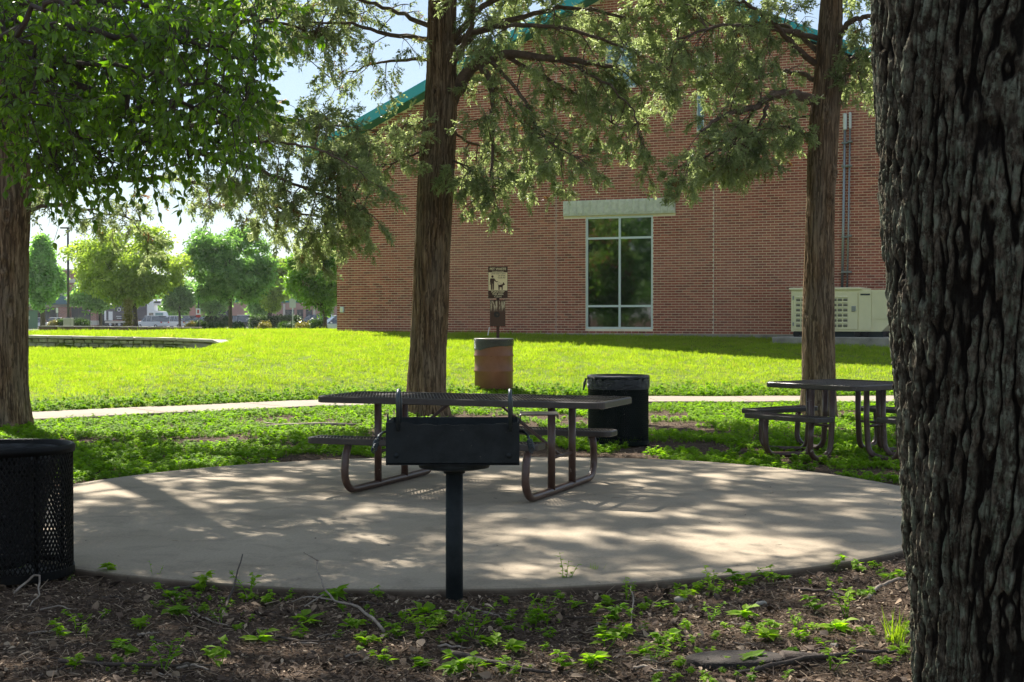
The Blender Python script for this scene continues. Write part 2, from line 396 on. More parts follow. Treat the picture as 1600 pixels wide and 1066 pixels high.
gx = np.concatenate([-np.geomspace(3000, 34, 12), gridline([(-32, -14, .6), (-14, -4.6, .25), (-4.6, 4.6, .04), (4.6, 14, .25), (14, 32, .8)]), np.geomspace(34, 3000, 12)])
gy = np.concatenate([-np.geomspace(3000, 34, 8), gridline([(-32, 3.6, 1.2), (3.6, 9.2, .032), (9.2, 20, .09), (20, 60, .25), (60, 160, 4)]), np.geomspace(165, 5000, 16)])
GX, GY = np.meshgrid(gx, gy)
GZ = terrain(GX, GY)
near = (np.abs(GX) < 4.6) & (GY < 20)
GZ = GZ + near * (.012 * np.abs(fbm(GX * 11, GY * 11, 0, 3)) * (np.hypot(GX - SLAB_C[0], GY - SLAB_C[1]) > slab_r(GX, GY) + .03))
inside = np.hypot(GX - SLAB_C[0], GY - SLAB_C[1]) < slab_r(GX, GY) - .06
GZ = np.where(inside, -.09, np.where(np.hypot(GX - SLAB_C[0], GY - SLAB_C[1]) < slab_r(GX, GY) + .02, np.minimum(GZ, -.035), GZ))
ny, nx = GX.shape
mb = MB(); ii, jj = np.meshgrid(np.arange(ny - 1), np.arange(nx - 1), indexing='ij'); ii = ii.ravel(); jj = jj.ravel()
mb.add(np.stack([GX.ravel(), GY.ravel(), GZ.ravel()], 1), np.stack([ii*nx+jj, ii*nx+jj+1, (ii+1)*nx+jj+1, (ii+1)*nx+jj], 1))
gm = mb.mesh('ground', MATS['ground'], True)
a = gm.attributes.new('grassy', 'FLOAT', 'POINT')
dd = (GY - walk_y(GX)).ravel()
ga = sstep(-.3, 1.4, dd) * .75 + .25 * sstep(.6, 2.5, dd)
ga = np.maximum(ga, .30 * sstep(14, 17, GY.ravel()) * (dd < 0))
a.data.foreach_set('value', ga.astype(np.float32))
a = gm.attributes.new('asphalt', 'FLOAT', 'POINT'); a.data.foreach_set('value', sstep(148, 156, GY.ravel()).astype(np.float32))
link('ground', gm, kind='structure')

# concrete picnic pad
mb = MB(); k = 200; prof = [(0.02, 0.0), (1.2, .0), (2.4, .0), (SLAB_R - .03, 0), (SLAB_R - .008, -.008), (SLAB_R, -.03), (SLAB_R, -.14)]
def wob(i, a): return (i >= 3) * (np.interp((a + math.pi) % (2 * math.pi) - math.pi, SLAB_A, SLAB_D) + .022 * perlin(np.cos(a) * 6, np.sin(a) * 6) + .012 * perlin(np.cos(a) * 24, np.sin(a) * 24) * (i >= 4))
mb.lathe(prof, (SLAB_C[0], SLAB_C[1], 0), k, wob)
mb.add([(SLAB_C[0], SLAB_C[1], 0)] + [(SLAB_C[0] + .02 * math.cos(t * .0314159), SLAB_C[1] + .02 * math.sin(t * .0314159), 0) for t in range(200)], tris=[(0, i + 1, (i + 1) % 200 + 1) for i in range(200)])
mb.build('pavement', MATS['concrete'], kind='structure', label='round concrete picnic pad')

# footpath made of slabs with joints: each slab a piece
wx = [-60, -34, -20] + list(np.arange(-16.5, 14, 1.85)) + [20, 40, 60]
path = thing('path', None, None); path['kind'] = 'structure'
xs = np.arange(-20.0, 16.0, 1.6)
for i in range(len(xs) - 1):
    mb = MB(); n = 6; V = []; hw = .78
    tt = np.linspace(xs[i] + .007, xs[i+1] - .007, n)
    for t in tt:
        y0 = float(walk_y(t)); sl = float(walk_y(t + .05) - walk_y(t - .05)) / .1; m = math.hypot(1, sl); nx_, ny_ = -sl / m, 1 / m
        zz = .012 + .004 * math.sin(t * 3)
        for s_, z_ in ((-hw, -.1), (-hw, zz - .008), (-hw + .01, zz), (hw - .01, zz), (hw, zz - .008), (hw, -.1)):
            V.append((t + nx_ * s_, y0 + ny_ * s_, z_))
    q = [(a*6+b, (a+1)*6+b, (a+1)*6+b+1, a*6+b+1) for a in range(n-1) for b in range(5)] + [(0, 1, 4, 5), (1, 2, 3, 4)]
    e = (n-1)*6; q += [(e+5, e+4, e+1, e), (e+4, e+3, e+2, e+1)]
    mb.add(V, q).build('paving_slab', MATS['walk_concrete'], path)

# ------------------------------------------------------------------ brick building (gable end)
BA = -math.atan(.448)
B = thing('brick_building', 'red brick hall with a teal edged gable roof and tall dark window', 'building', (-5.14, 41.8, 0), BA)
def wall_s(px):
    u = (px - 800) / FPX; Z = 39.5 / (1 + .448 * u); return (u * Z + 5.14) * 1.0957, Z
def wall_pt(px, py):
    s, Z = wall_s(px); return s, CAM_H + (495 - py) * Z / FPX
RIDGE_S, RIDGE_Z, EAVE_Z, WALL_W, BASE_Z = 9.24, 10.40, 6.36, 18.48, .985
SLOPE = (RIDGE_Z - EAVE_Z) / RIDGE_S
def roof_z(s): return RIDGE_Z - abs(s - RIDGE_S) * SLOPE
win_big = (7.82, 9.735, 1.10, 4.13)
win_slot = (10.93, 11.13, 6.3, 8.5)
_a, _b = wall_pt(945, 140), wall_pt(994, 66)
win_up = (_a[0], _b[0], _a[1], _b[1])
holes = [win_big, win_slot, win_up]
lintel = (7.18, 10.36, 4.165, 4.575)
# mortar bed behind the bricks, with the openings left out
mb = MB()
ss = sorted({0, RIDGE_S, WALL_W} | {h[i] for h in holes for i in (0, 1)})
for s0, s1 in zip(ss[:-1], ss[1:]):
    hs = sorted([h for h in holes if h[0] <= s0 + 1e-6 and h[1] >= s1 - 1e-6], key=lambda h: h[2])
    z = BASE_Z - .3
    for h in hs:
        mb.add([(s0, 0, z), (s1, 0, z), (s1, 0, h[2]), (s0, 0, h[2])], [(0, 1, 2, 3)]); z = h[3]
    mb.add([(s0, 0, z), (s1, 0, z), (s1, 0, roof_z(s1)), (s0, 0, roof_z(s0))], [(0, 1, 2, 3)])
for h in holes:                                   # reveals
    s0, s1, z0, z1 = h; d = .14
    mb.add([(s0,0,z0),(s0,d,z0),(s0,d,z1),(s0,0,z1),(s1,0,z0),(s1,d,z0),(s1,d,z1),(s1,0,z1)], [(0,1,2,3),(7,6,5,4),(0,4,5,1),(3,2,6,7)])
mb.build('mortar_bed', MATS['mortar'], B)
mb = MB(); D = 30
mb.add([(0, 0, .5), (0, D, .5), (0, D, EAVE_Z), (0, 0, EAVE_Z), (WALL_W, 0, .5), (WALL_W, D, .5), (WALL_W, D, EAVE_Z), (WALL_W, 0, EAVE_Z), (RIDGE_S, D, RIDGE_Z)],
       [(0, 3, 2, 1), (4, 5, 6, 7)], [(1, 2, 8), (1, 8, 5), (5, 8, 6)])
mb.build('side_wall', MATS['far_brick'], B)
# bricks
BW, BH, PW, PH = .1915, .0540, .2032, .0677
brick_me = MB(); 
def brick_into(m, s0, s1, z, dy=0.0):
    y = -.006 - dy
    m.add([(s0, y, z), (s1, y, z), (s1, y, z + BH), (s0, y, z + BH), (s0, 0.0, z), (s1, 0.0, z), (s1, 0.0, z + BH), (s0, 0.0, z + BH)],
          [(0, 1, 2, 3), (0, 4, 5, 1), (3, 2, 6, 7), (0, 3, 7, 4), (1, 5, 6, 2)])
one = MB(); brick_into(one, 0, BW, 0); one = one.mesh('brick', MATS['brick'])
big = MB(); tones = []; singles = []
joints = [wall_s(869)[0], wall_s(1115)[0]]
z = BASE_Z; row = 0
while z < RIDGE_Z:
    s = -(PW / 2) if row % 2 else 0.0
    while s < WALL_W:
        a_, b_ = max(s, 0), min(s + BW, WALL_W); zc = z + BH / 2
        s += PW
        if b_ - a_ < .03 or min(roof_z(a_), roof_z(b_)) < z + BH - .02: continue
        spans = [(a_, b_)]
        for h in holes + [lintel]:
            if h[2] - .012 < z + BH and z < h[3] - .01:
                new = []
                for p, q in spans:
                    if q <= h[0] or p >= h[1]: new.append((p, q)); continue
                    if p < h[0] - .02: new.append((p, h[0] - .004))
                    if q > h[1] + .02: new.append((h[1] + .004, q))
                spans = new
        for j in joints:
            new = []
            for p, q in spans:
                if q <= j - .006 or p >= j + .006: new.append((p, q)); continue
                if j - .006 - p > .02: new.append((p, j - .006))
                if q - j - .006 > .02: new.append((j + .006, q))
            spans = new
        for p, q in spans:
            if 11.45 < p < 13.85 and 2.2 < z < 4.2 and q - p > BW - .001 and len(singles) < 300: singles.append((p, z))
            else:
                brick_into(big, p, q, z, random.uniform(0, .0025)); tones.append(random.random())
    z += PH; row += 1
bm_ = big.mesh('brick_courses', MATS['brick']); at = bm_.attributes.new('tone', 'FLOAT', 'FACE')
at.data.foreach_set('value', np.repeat(np.array(tones, np.float32), 5))
link('brick_courses', bm_, B, kind='stuff')
for p, z in singles: link('brick', one, B, loc=(p, 0, z))
# foundation, joints, corner stone
MB().bbox(-.02, WALL_W + .02, -.03, .0, .3, BASE_Z - .01).build('foundation', MATS['foundation'], B)
for j in joints:
    MB().bbox(j - .006, j + .006, -.012, .002, BASE_Z, roof_z(j) - .2).build('control_joint', MATS['joint_white'], B)
_s, _z = wall_pt(547, 266)
MB().bevbox((_s + .02, -.02, _z), (.30, .10, .42), .015).build('corner_stone', MATS['sandstone'], B)
# stone lintel: sixteen blocks
lw = (lintel[1] - lintel[0]) / 16
for i in range(16):
    m = MB(); s0 = lintel[0] + i * lw + .0025; n = 5; V = []; 
    for b in range(7):
        for a_ in range(n):
            ed = (a_ in (0, n-1)) or (b in (0, 6))
            V.append((s0 + (lw - .005) * a_ / (n-1), -.055 - (.006 if ed else .014 + .014 * random.random()), lintel[2] + (lintel[3] - lintel[2]) * b / 6))
    q = [(b*n+a_, b*n+a_+1, (b+1)*n+a_+1, (b+1)*n+a_) for b in range(6) for a_ in range(n-1)]
    m.add(V, q); m.bbox(s0, s0 + lw - .005, -.054, .0, lintel[2], lintel[3])
    m.build('stone_block', MATS['cut_stone'], B)
# windows
def window(s0, s1, z0, z1, vbars, hbars, glass, fw=.05, blinds=False):
    m = MB(); y0, y1 = .02, .085
    m.bbox(s0, s0 + fw, y0, y1, z0, z1); m.bbox(s1 - fw, s1, y0, y1, z0, z1)
    m.bbox(s0 + fw, s1 - fw, y0, y1, z0, z0 + fw); m.bbox(s0 + fw, s1 - fw, y0, y1, z1 - fw, z1)
    f = m.build('window', MATS['white_frame'], B)
    xs_ = [s0 + fw] + [v for b in vbars for v in (b - fw / 2, b + fw / 2)] + [s1 - fw]
    zs_ = [z0 + fw] + [v for b in hbars for v in (b - fw / 2, b + fw / 2)] + [z1 - fw]
    for b in vbars: MB().bbox(b - fw / 2, b + fw / 2, y0 + .002, y1, z0 + fw, z1 - fw).build('mullion', MATS['white_frame'], f)
    for b in hbars:
        for i in range(0, len(xs_), 2): MB().bbox(xs_[i], xs_[i+1], y0 + .004, y1, b - fw / 2, b + fw / 2).build('transom', MATS['white_frame'], f)
    for i in range(0, len(xs_), 2):
        for j in range(0, len(zs_), 2):
            MB().bbox(xs_[i], xs_[i+1], .05, .058, zs_[j], zs_[j+1]).build('pane', MATS[glass], f)
    return f
window(*win_big, [(win_big[0] + win_big[1]) / 2 + .01], [1.715, 3.545], 'glass_dark', .055)
window(*win_slot, [], [], 'glass_sky', .03)
window(*win_up, [(win_up[0] + win_up[1]) / 2], [(win_up[2] + win_up[3]) / 2], 'glass_sky', .045)
# roof
th = .30; ov = .45; el = .75
def slope_panel(side):
    m = MB(); s_e = RIDGE_S + side * (RIDGE_S + el); z_e = roof_z(0) - el * SLOPE
    P = [(RIDGE_S, RIDGE_Z + .02), (s_e, z_e + .02), (s_e, z_e + .02 + th), (RIDGE_S, RIDGE_Z + .02 + th)]
    if side > 0: P = [P[0], P[3], P[2], P[1]]
    else: P = P
    m.add([(x, -ov, z) for x, z in P] + [(x, D, z) for x, z in P], [(0,1,2,3),(4,7,6,5),(0,4,5,1),(1,5,6,2),(2,6,7,3)])
    rf = m.build('roof', MATS['roof_teal'], B)
    f = MB(); Q = [(x, z + (.015 if z > 0 else 0)) for x, z in P]
    f.add([(x, -ov - .03, z) for x, z in Q] + [(x, -ov - .002, z) for x, z in Q], [(0,1,2,3),(0,4,5,1),(1,5,6,2),(2,6,7,3)])
    f.build('fascia', MATS['teal_metal'], rf)
slope_panel(-1); slope_panel(1)
# small outlet box at the left corner
_s, _z = wall_pt(536, 484)
m = MB(); m.bevbox((_s, -.05, _z), (.12, .07, .17), .012); o = m.build('outlet_box', MATS['white_frame'], B)
MB().bevbox((_s, -.088, _z), (.06, .012, .10), .006).build('cover_flap', MATS['gen_cream'], o)
# conduits
for px, r_, top in ((1321, .033, 178), (1329, .022, 176)):
    s_, z1 = wall_pt(px, top); s_ -= .02; 
    cd = thing('conduit_pipe', 'thicker grey conduit pipe on brick wall above generator' if r_ > .03 else 'thinner grey conduit pipe beside the thick one on brick wall', 'pipe', group='conduit pipes up the brick wall')
    cd.parent = None; cd.matrix_world = Matrix.Translation((-5.14, 41.8, 0)) @ Matrix.Rotation(BA, 4, 'Z')
    MB().tube([(s_ - .06, -.07, 1.9), (s_ - .03, -.07, 3.6), (s_, -.07, z1 - .35)], r_, 10).build('pipe_run', MATS['conduit'], cd, True)
    MB().bevbox((s_ + .005, -.07, z1 - .22), (r_ * 2.7, .11, .42), .02).build('conduit_head', MATS['white_frame'], cd)
    for zc in (z1 - .75, z1 - 3.1, 2.55, 5.2):
        if zc > 2: MB().bbox(s_ - r_ * 2.3, s_ + r_ * 2.3, -.115, -.012, zc - .02, zc + .02).build('pipe_clamp', MATS['conduit'], cd)

# ------------------------------------------------------------------ generator on its pad
gp = thing('concrete_pad', 'low grey concrete pad under the cream generator', 'pad', (-5.14, 41.8, 0), BA)
s0 = wall_s(1222)[0] * 1.0
G = thing('generator', 'cream metal standby generator cabinet with louvred door beside the brick wall', 'generator', (-5.14, 41.8, 0), BA)
PADZ = 1.07
def gl(px, py, off=1.9):    # a point on the plane 'off' in front of the wall, in local s,z
    u = (px - 800) / FPX; Zw = (39.5 - off * 1.0957) / (1 + .448 * u)
    return ((u * Zw + 5.14) * .9125 - (Zw - 41.8) * .409 , CAM_H + (495 - py) * Zw / FPX)
g0, gtop = gl(1236, 452); g1, _ = gl(1341, 452); g2, _ = gl(1362, 452); g3, _ = gl(1396, 452); gbot = gl(1300, 518)[1]; gskid = gl(1300, 526.5)[1]; PADZ = gskid
yf = -1.9; yb = -.75
MB().bevbox((s0 + 2.6 + .2, -1.35, PADZ - .153), (5.0, 1.9, .30), .02).build('pad_slab', MATS['foundation'], gp)
MB().bbox(g0 + .06, g2 + .25, yf + .08, yb - .05, PADZ - .02, gbot).build('skid', MATS['skid_dark'], G)
for sx in (g0 + .12, g1 - .02, g2 - .15):
    MB().bevbox((sx, yf + .06, (PADZ + gbot) / 2), (.16, .06, gbot - PADZ - .01), .02).build('mount_foot', MATS['black_rubber'], G)
m = MB(); ch = .28
poly = [(g0, gbot), (g3 - ch, gbot), (g3, gbot + ch), (g3, gtop - .03), (g0, gtop - .03)]
m.prism(poly, yf, yb); m.build('cabinet', MATS['gen_cream'], G)
MB().bevbox(((g0 + g1) / 2 + .02, (yf + yb) / 2, gtop), (g1 - g0 + .14, yb - yf + .08, .06), .015).build('roof_lid', MATS['gen_cream'], G)
door = MB(); dx0, dx1, dz0, dz1 = g0 + .07, g1 - .015, gbot + .05, gtop - .09
door.bevbox(((dx0 + dx1) / 2, yf - .012, (dz0 + dz1) / 2), (dx1 - dx0, .024, dz1 - dz0), .006); door = door.build('door', MATS['gen_cream'], G)
def louvers(xa, n):
    for c_ in range(2):
        for r_ in range(n):
            zc = dz1 - .08 - (r_ + .5) * (dz1 - dz0 - .14) / n; x = xa + c_ * .13
            V = [(x, yf - .026, zc - .038), (x + .095, yf - .026, zc - .038), (x + .095, yf - .045, zc + .006), (x, yf - .045, zc + .006), (x, yf - .026, zc + .03), (x + .095, yf - .026, zc + .03)]
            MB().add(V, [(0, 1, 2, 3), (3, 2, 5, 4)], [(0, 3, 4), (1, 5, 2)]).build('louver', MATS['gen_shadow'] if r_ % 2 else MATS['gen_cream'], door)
louvers(dx0 + .06, 12); louvers(dx0 + .80, 12); louvers(dx0 + 1.06, 12)
MB().bevbox((dx1 - .09, yf - .035, (dz0 + dz1) / 2 + .05), (.10, .03, .13), .01).build('latch', MATS['conduit'], door)
MB().bbox(g1 + .012, g2 - .006, yf - .018, yf - .002, gbot + .03, gtop - .07).build('side_panel', MATS['gen_cream'], G)
MB().bbox(g2 + .006, g3 - .03, yf - .012, yf - .002, gbot + ch + .02, gtop - .07).build('side_panel', MATS['gen_cream'], G)
MB().bbox(g1 + .05, g2 - .04, yf - .024, yf - .0185, gtop - .16, gtop - .12).build('name_plate', MATS['skid_dark'], G)
for zc in (dz0 + .12, dz1 - .12): MB().bevbox((dx0 - .01, yf - .02, zc), (.035, .03, .09), .006).build('hinge', MATS['conduit'], door)
MB().tube([(g2 + .3, yf + .3, PADZ + .06), (g3 + .2, yf + .3, PADZ + .06), (g3 + .6, yf + .35, PADZ + .05)], .03, 8).build('exhaust_pipe', MATS['skid_dark'], G, True)

# ------------------------------------------------------------------ stone retaining wall on the left lawn
SW = thing('stone_wall', 'low dry stone retaining wall with pale cap stones, sloping down at its right end', 'wall')
fm = MB()
wx0, wx1 = -20.0, -7.75
def wtop(x): return float(wall_top(x))
def wbase(x): return gz(x, wall_front(x) - .15) - .08
px_ = wx0; nst = 0
rows = 3
sm = []
for v_ in range(6):                                # six stone shapes, shared
    m = MB(); m.bevbox((0, 0, 0), (1, 1, 1), .12); me = m.mesh('stone', MATS['field_stone'])
    for vv in me.vertices: vv.co += Vector([random.uniform(-.05, .05) for _ in range(3)])
    sm.append(me)
for r_ in range(rows):
    x = wx0
    while x < wx1 + .3:
        w_ = random.uniform(.16, .38); xc = x + w_ / 2
        zt, zb = wtop(xc) - .06, wbase(xc); h_ = (zt - zb) / rows; zc = zb + (r_ + .5) * h_ + random.uniform(-.008, .008)
        yc = float(wall_front(xc)) + random.uniform(-.02, .02)
        o = link('stone', random.choice(sm), SW, loc=(xc, yc + .12, zc), rot=(0, random.uniform(-.04, .04), random.uniform(-.05, .05) - .1))
        o.scale = (w_ - .018, .28, h_ - .014); x += w_
x = wx0
mb = MB()
while x < -6.7:
    w_ = random.uniform(.35, .7); 
    if x > -7.9: w_ = .32
    xa, xb = x, x + w_; za, zb = wtop(xa), wtop(xb)
    ya, yb_ = float(wall_front(xa)), float(wall_front(xb))
    m = MB(); L = math.hypot(w_, zb - za, yb_ - ya)
    m.bevbox((0, 0, 0), (L - .015, .42, .07), .012); me = m.mesh('cap_stone', MATS['sandstone'])
    for vv in me.vertices: vv.co += Vector([random.uniform(-.008, .008) for _ in range(3)])
    link('cap_stone', me, SW, loc=((xa + xb) / 2, (ya + yb_) / 2 + .13, (za + zb) / 2 - .015), rot=(0, -math.atan2(zb - za, w_), math.atan2(yb_ - ya, w_)))
    x += w_
MB().add([(x_, float(wall_front(x_)) + y_, z_) for x_ in (wx0, -13, -9, -7.6) for y_, z_ in ((.06, -.1), (.06, wtop(x_) - .07), (.26, wtop(x_) - .07), (.26, -.1))],
         [(i*4+j, (i+1)*4+j, (i+1)*4+j+1, i*4+j+1) for i in range(3) for j in range(3)]).build('wall_core', MATS['foundation'], SW)
# low brown kerb wall further back
kw = thing('kerb_wall', 'long low brown concrete kerb wall behind the stone wall', 'kerb wall')
for i in range(9):
    x0 = -16.6 + i * .62; y0 = 50 + i * .05
    MB().bevbox((x0 + .31, y0, 1.0 - .03 - .006 * i), (.61, .35, .20), .012).build('kerb_block', MATS['sealant'], kw)
    MB().bevbox((x0 + .31, y0, 1.09 - .006 * i), (.61, .40, .04), .01).build('coping', MATS['foundation'], kw)
# ------------------------------------------------------------------ picnic tables
def lattice(m, poly_in, x0, x1, y0, y1, z, pitch=.030, asp=2.1, w=.0065, t=.006):
    """expanded metal: two families of slanting bars; poly_in(x, y) keeps them inside the rim; long diamond axis along y"""
    L = y1 - y0; run = L / asp / 1.0
    for sgn, dz in ((1, 0), (-1, .0015)):
        x = x0 - run
        while x < x1 + run:
            n = 14; ts = np.linspace(0, 1, n + 1); px = x + sgn * run * (ts - .5) + .5 * run * 0; py = y0 + L * ts
            ins = [poly_in(a, b) for a, b in zip(px, py)]
            i = 0
            while i <= n:
                if ins[i]:
                    j = i
                    while j < n and ins[j+1]: j += 1
                    if j > i:
                        a = np.array((px[i], py[i])); b = np.array((px[j], py[j])); d = b - a; l = np.linalg.norm(d)
                        m.box((*((a + b) / 2), z + dz), (w, l + .02, t), (0, 0, -math.atan2(d[0], d[1])))
                    i = j + 1
                else: i += 1
            x += pitch
def rrect(hx, hy, r, n=6, clip=False):
    out = []
    for cx, cy, a0 in ((hx-r, hy-r, 0), (-hx+r, hy-r, 90), (-hx+r, -hy+r, 180), (hx-r, -hy+r, 270)):
        for i in range(n + 1):
            a = R(a0 + 90 * i / n); out.append((cx + r * math.cos(a), cy + r * math.sin(a)))
    return out
def ring_rim(m, out, z0, z1, w):
    n = len(out); ins = [(x * (1 - w / max(abs(x), .12)) , y * (1 - w / max(abs(y), .12))) for x, y in out]
    V = []
    for (x, y), (a, b) in zip(out, ins):
        V += [(x, y, z0 + .006), (x, y, z1 - .008), (lerp(x, a, .25), lerp(y, b, .25), z1), (a, b, z1 - .001), (a, b, z0 + .012), (lerp(x, a, .3), lerp(y, b, .3), z0)]
    q = [(i*6+j, ((i+1) % n)*6+j, ((i+1) % n)*6+(j+1) % 6, i*6+(j+1) % 6) for i in range(n) for j in range(6)]
    m.add(V, q)
def slab_top(name, hx, hy, z, r, parent, th=.056, rw=.035, loc=(0, 0, 0), rz=0):
    m = MB(); out = rrect(hx, hy, r); ring_rim(m, out, z - th, z, rw)
    o = m.build(name, MATS['plastic_coat'], parent, False, loc=loc, rot=(0, 0, rz))
    g = MB(); lattice(g, lambda x, y: abs(x) < hx - rw * .6 and abs(y) < hy - rw * .6 and (abs(x) + abs(y) < hx + hy - rw - r * .6), -hx, hx, -hy + rw * .5, hy - rw * .5, z - .009)
    g.build('expanded_mesh', MATS['plastic_coat'], o)
    b = MB()
    for xx in np.linspace(-hx * .72, hx * .72, 3): b.box((xx, 0, z - .03), (.04, 2 * hy - .05, .012))
    b.build('support_bar', MATS['plastic_coat'], o)
    return o
T1 = (-.32, 11.88); A1 = -R(20.9)
t = thing('picnic_table', 'long rectangular brown mesh picnic table with two benches on the round concrete pad', 'picnic table', (*T1, 0), A1, 'picnic tables')
slab_top('table_top', 1.262, .43, .765, .07, t)
slab_top('bench', .99, .135, .455, .06, t, th=.050, rw=.026, loc=(-.13, -.72, 0))
slab_top('bench', .99, .135, .455, .06, t, th=.050, rw=.026, loc=(.02, .72, 0))
for sx in (-.76, .78):
    P = [(sx, -.80, .40), (sx, -.85, .30)] + [(sx, -.86 + .16 * (1 - math.cos(a)) , .19 - .155 * math.sin(a)) for a in np.linspace(0, math.pi / 2, 7)]
    P += [(sx, -.3, .033), (sx, .3, .033)] + [(sx, .86 - .16 * (1 - math.cos(a)), .19 - .155 * math.sin(a)) for a in np.linspace(math.pi / 2, 0, 7)] + [(sx, .85, .30), (sx, .80, .40)]
    MB().tube(P, .031, 14).build('sled_leg', MATS['brown_paint'], t, True)
    for sy in (-.26, .26): MB().tube([(sx, sy, .045), (sx, sy, .72)], .031, 14).build('leg', MATS['brown_paint'], t, True)
    MB().box((sx, 0, .713), (.05, .80, .012)).build('cross_strap', MATS['brown_paint'], t)
    MB().tube([(sx, -.26, .30), (sx, .26, .30)], .013, 8).build('tie_rod', MATS['brown_paint'], t, True)
    d = -1 if sx > 0 else 1
    MB().tube([(sx + d * .02, 0, .30), (sx + d * .55, 0, .71)], .014, 8).build('brace', MATS['brown_paint'], t, True)
# square table with four benches
T2 = (3.52, 15.0); A2 = R(-52)
t = thing('picnic_table', 'square brown mesh picnic table with four separate benches standing on the dirt', 'picnic table', (*T2, gz(*T2) + .02), A2, 'picnic tables')
slab_top('table_top', .62, .60, .765, .10, t)
for k_ in range(4):
    a = k_ * math.pi / 2; c, s = math.cos(a), math.sin(a)
    slab_top('bench', .50, .14, .455, .05, t, th=.050, rw=.026, loc=(.90 * s, -.90 * c, 0), rz=a)
    def rr(p): return (p[0] * c - p[1] * s, p[0] * s + p[1] * c, p[2])
    for sx in (-.30, .30):
        P = [(sx, -.90, .41), (sx, -.91, .25)] + [(lerp(sx, sx * .95, .5), -.91 + .13 * (1 - math.cos(q)), .15 - .125 * math.sin(q)) for q in np.linspace(0, math.pi / 2, 6)]
        P += [(sx * .7, -.62, .024), (sx * .5, -.52, .03)] + [(sx * .45, -.52 + .12 * math.sin(q), .15 - .125 * math.cos(q)) for q in np.linspace(.2, math.pi / 2, 6)] + [(sx * .45, -.38, .40), (sx * .45, -.38, .72)]
        MB().tube([rr(p) for p in P], .030, 12).build('leg', MATS['brown_paint'], t, True)
    MB().tube([rr((-.14, -.38, .33)), rr((.14, -.38, .33))], .014, 8).build('tie_rod', MATS['brown_paint'], t, True)

# ------------------------------------------------------------------ post grill
GX0, GY0 = -.300, 7.38; gg = gz(GX0, GY0)
g = thing('park_grill', 'black steel charcoal grill on a single round post at the pad edge', 'grill', (GX0, GY0, gg))
zt = .905 - gg; zb = .683 - gg
MB().tube([(0, 0, -.15), (0, 0, zb - .05)], .045, 24).build('post', MATS['grill_paint'], g, True)
MB().lathe([(.0, zb - .066), (.055, zb - .066), (.06, zb - .05), (.06, zb - .03)], k=24).build('post_collar', MATS['grill_paint'], g, True)
MB().lathe([(.001, zb - .045), (.13, zb - .044), (.182, zb - .034), (.186, zb - .022), (.186, zb + .002), (.001, zb + .002)], k=40).build('swivel_plate', MATS['grill_paint'], g)
x0, x1, y0, y1 = -.335, .335, -.20, .20
m = MB(); tk = .006
m.bbox(x0, x1, y0, y1, zb, zb + tk)
m.bbox(x0, x1, y1 - tk, y1, zb + tk, zt - .01)
for s_ in (-1, 1):
    xa = x0 if s_ < 0 else x1 - tk
    V = [(xa, y0 + tk, zb + tk), (xa, y1 - tk, zb + tk), (xa, y1 - tk, zt - .01), (xa, y0 + .10, zt - .005), (xa, y0 + .05, zt + .030), (xa, y0 + tk, zt - .01)]
    V2 = [(xa + tk, b, c) for a, b, c in V]
    m.add(V + V2, [(i, (i+1) % 6, 6+(i+1) % 6, 6+i) for i in range(6)], [(0, i+1, i) for i in range(1, 5)] + [(6, 6+i, 7+i) for i in range(1, 5)])
m.build('firebox', MATS['grill_paint'], g)
fp = MB(); n = 24; V = []                           # front plate, its top edge a little dented
for i in range(n + 1):
    x = lerp(x0 - .003, x1 + .003, i / n); zt_ = zt - .012 - .010 * math.sin(i / n * math.pi) + .012 * math.exp(-((i / n - .12) / .04) ** 2) + .004 * math.sin(i * 1.9)
    V += [(x, y0, zb - .004), (x, y0, zt_), (x, y0 + tk, zt_), (x, y0 + tk, zb - .004)]
fp.add(V, [(i*4+j, (i+1)*4+j, (i+1)*4+(j+1) % 4, i*4+(j+1) % 4) for i in range(n) for j in range(4)] + [(0, 1, 2, 3), (n*4+3, n*4+2, n*4+1, n*4)])
fp = fp.build('front_plate', MATS['grill_paint'], g)
for bx in (x0 + .05, x1 - .05): MB().lathe([(.0, -.008), (.010, -.006), (.014, 0)], (0, 0, 0), 12).build('bolt', MATS['grill_paint'], fp, True, loc=(bx, y0 - .001, zb + .045), rot=(R(-90), 0, 0))
gr = MB()
for i in range(26):
    gr.tube([(x0 + .02 + i * .0252, y0 + .02, zt - .06), (x0 + .02 + i * .0252, y1 - .02, zt - .06)], .005, 6)
gr.tube([(x0 + .01, y0 + .015, zt - .066), (x1 - .01, y0 + .015, zt - .066)], .007, 6); gr.tube([(x0 + .01, y1 - .015, zt - .066), (x1 - .01, y1 - .015, zt - .066)], .007, 6)
gr.build('grate', MATS['steel_rod'], g)
for hx in (-.276, .290):
    top = 1.055 - gg
    P = [(hx, y0 - .006, zt - .05), (hx, y0 - .006, top - .05)] + [(hx, y0 - .006 + .05 - .05 * math.cos(a), top - .05 + .05 * math.sin(a)) for a in np.linspace(.2, math.pi - .2, 7)] + [(hx + .004, y0 + .094, top - .05), (hx + .004, y0 + .094, zt - .03)]
    MB().tube(P, .0105, 10).build('grate_handle', MATS['steel_rod'], g, True)
for s_ in (-1, 1):
    xe = x0 if s_ < 0 else x1
    P = [(xe, .0, zt - .07), (xe + s_ * .03, -.03, zt - .072), (xe + s_ * .047, -.09, zt - .085), (xe + s_ * .055, -.13, zt - .11)]
    h = MB().tube(P, .007, 8).build('side_handle', MATS['steel_rod'], g, True)
    c = MB(); Q = []
    for i in range(60):
        a = i * .62; f = i / 59; Q.append((xe + s_ * (.055 + .012 * f) + .013 * math.cos(a), -.13 - .03 * f, zt - .11 - .045 * f + .013 * math.sin(a)))
    c.tube(Q, .0035, 5); c.build('coil_grip', MATS['steel_rod'], h, True)
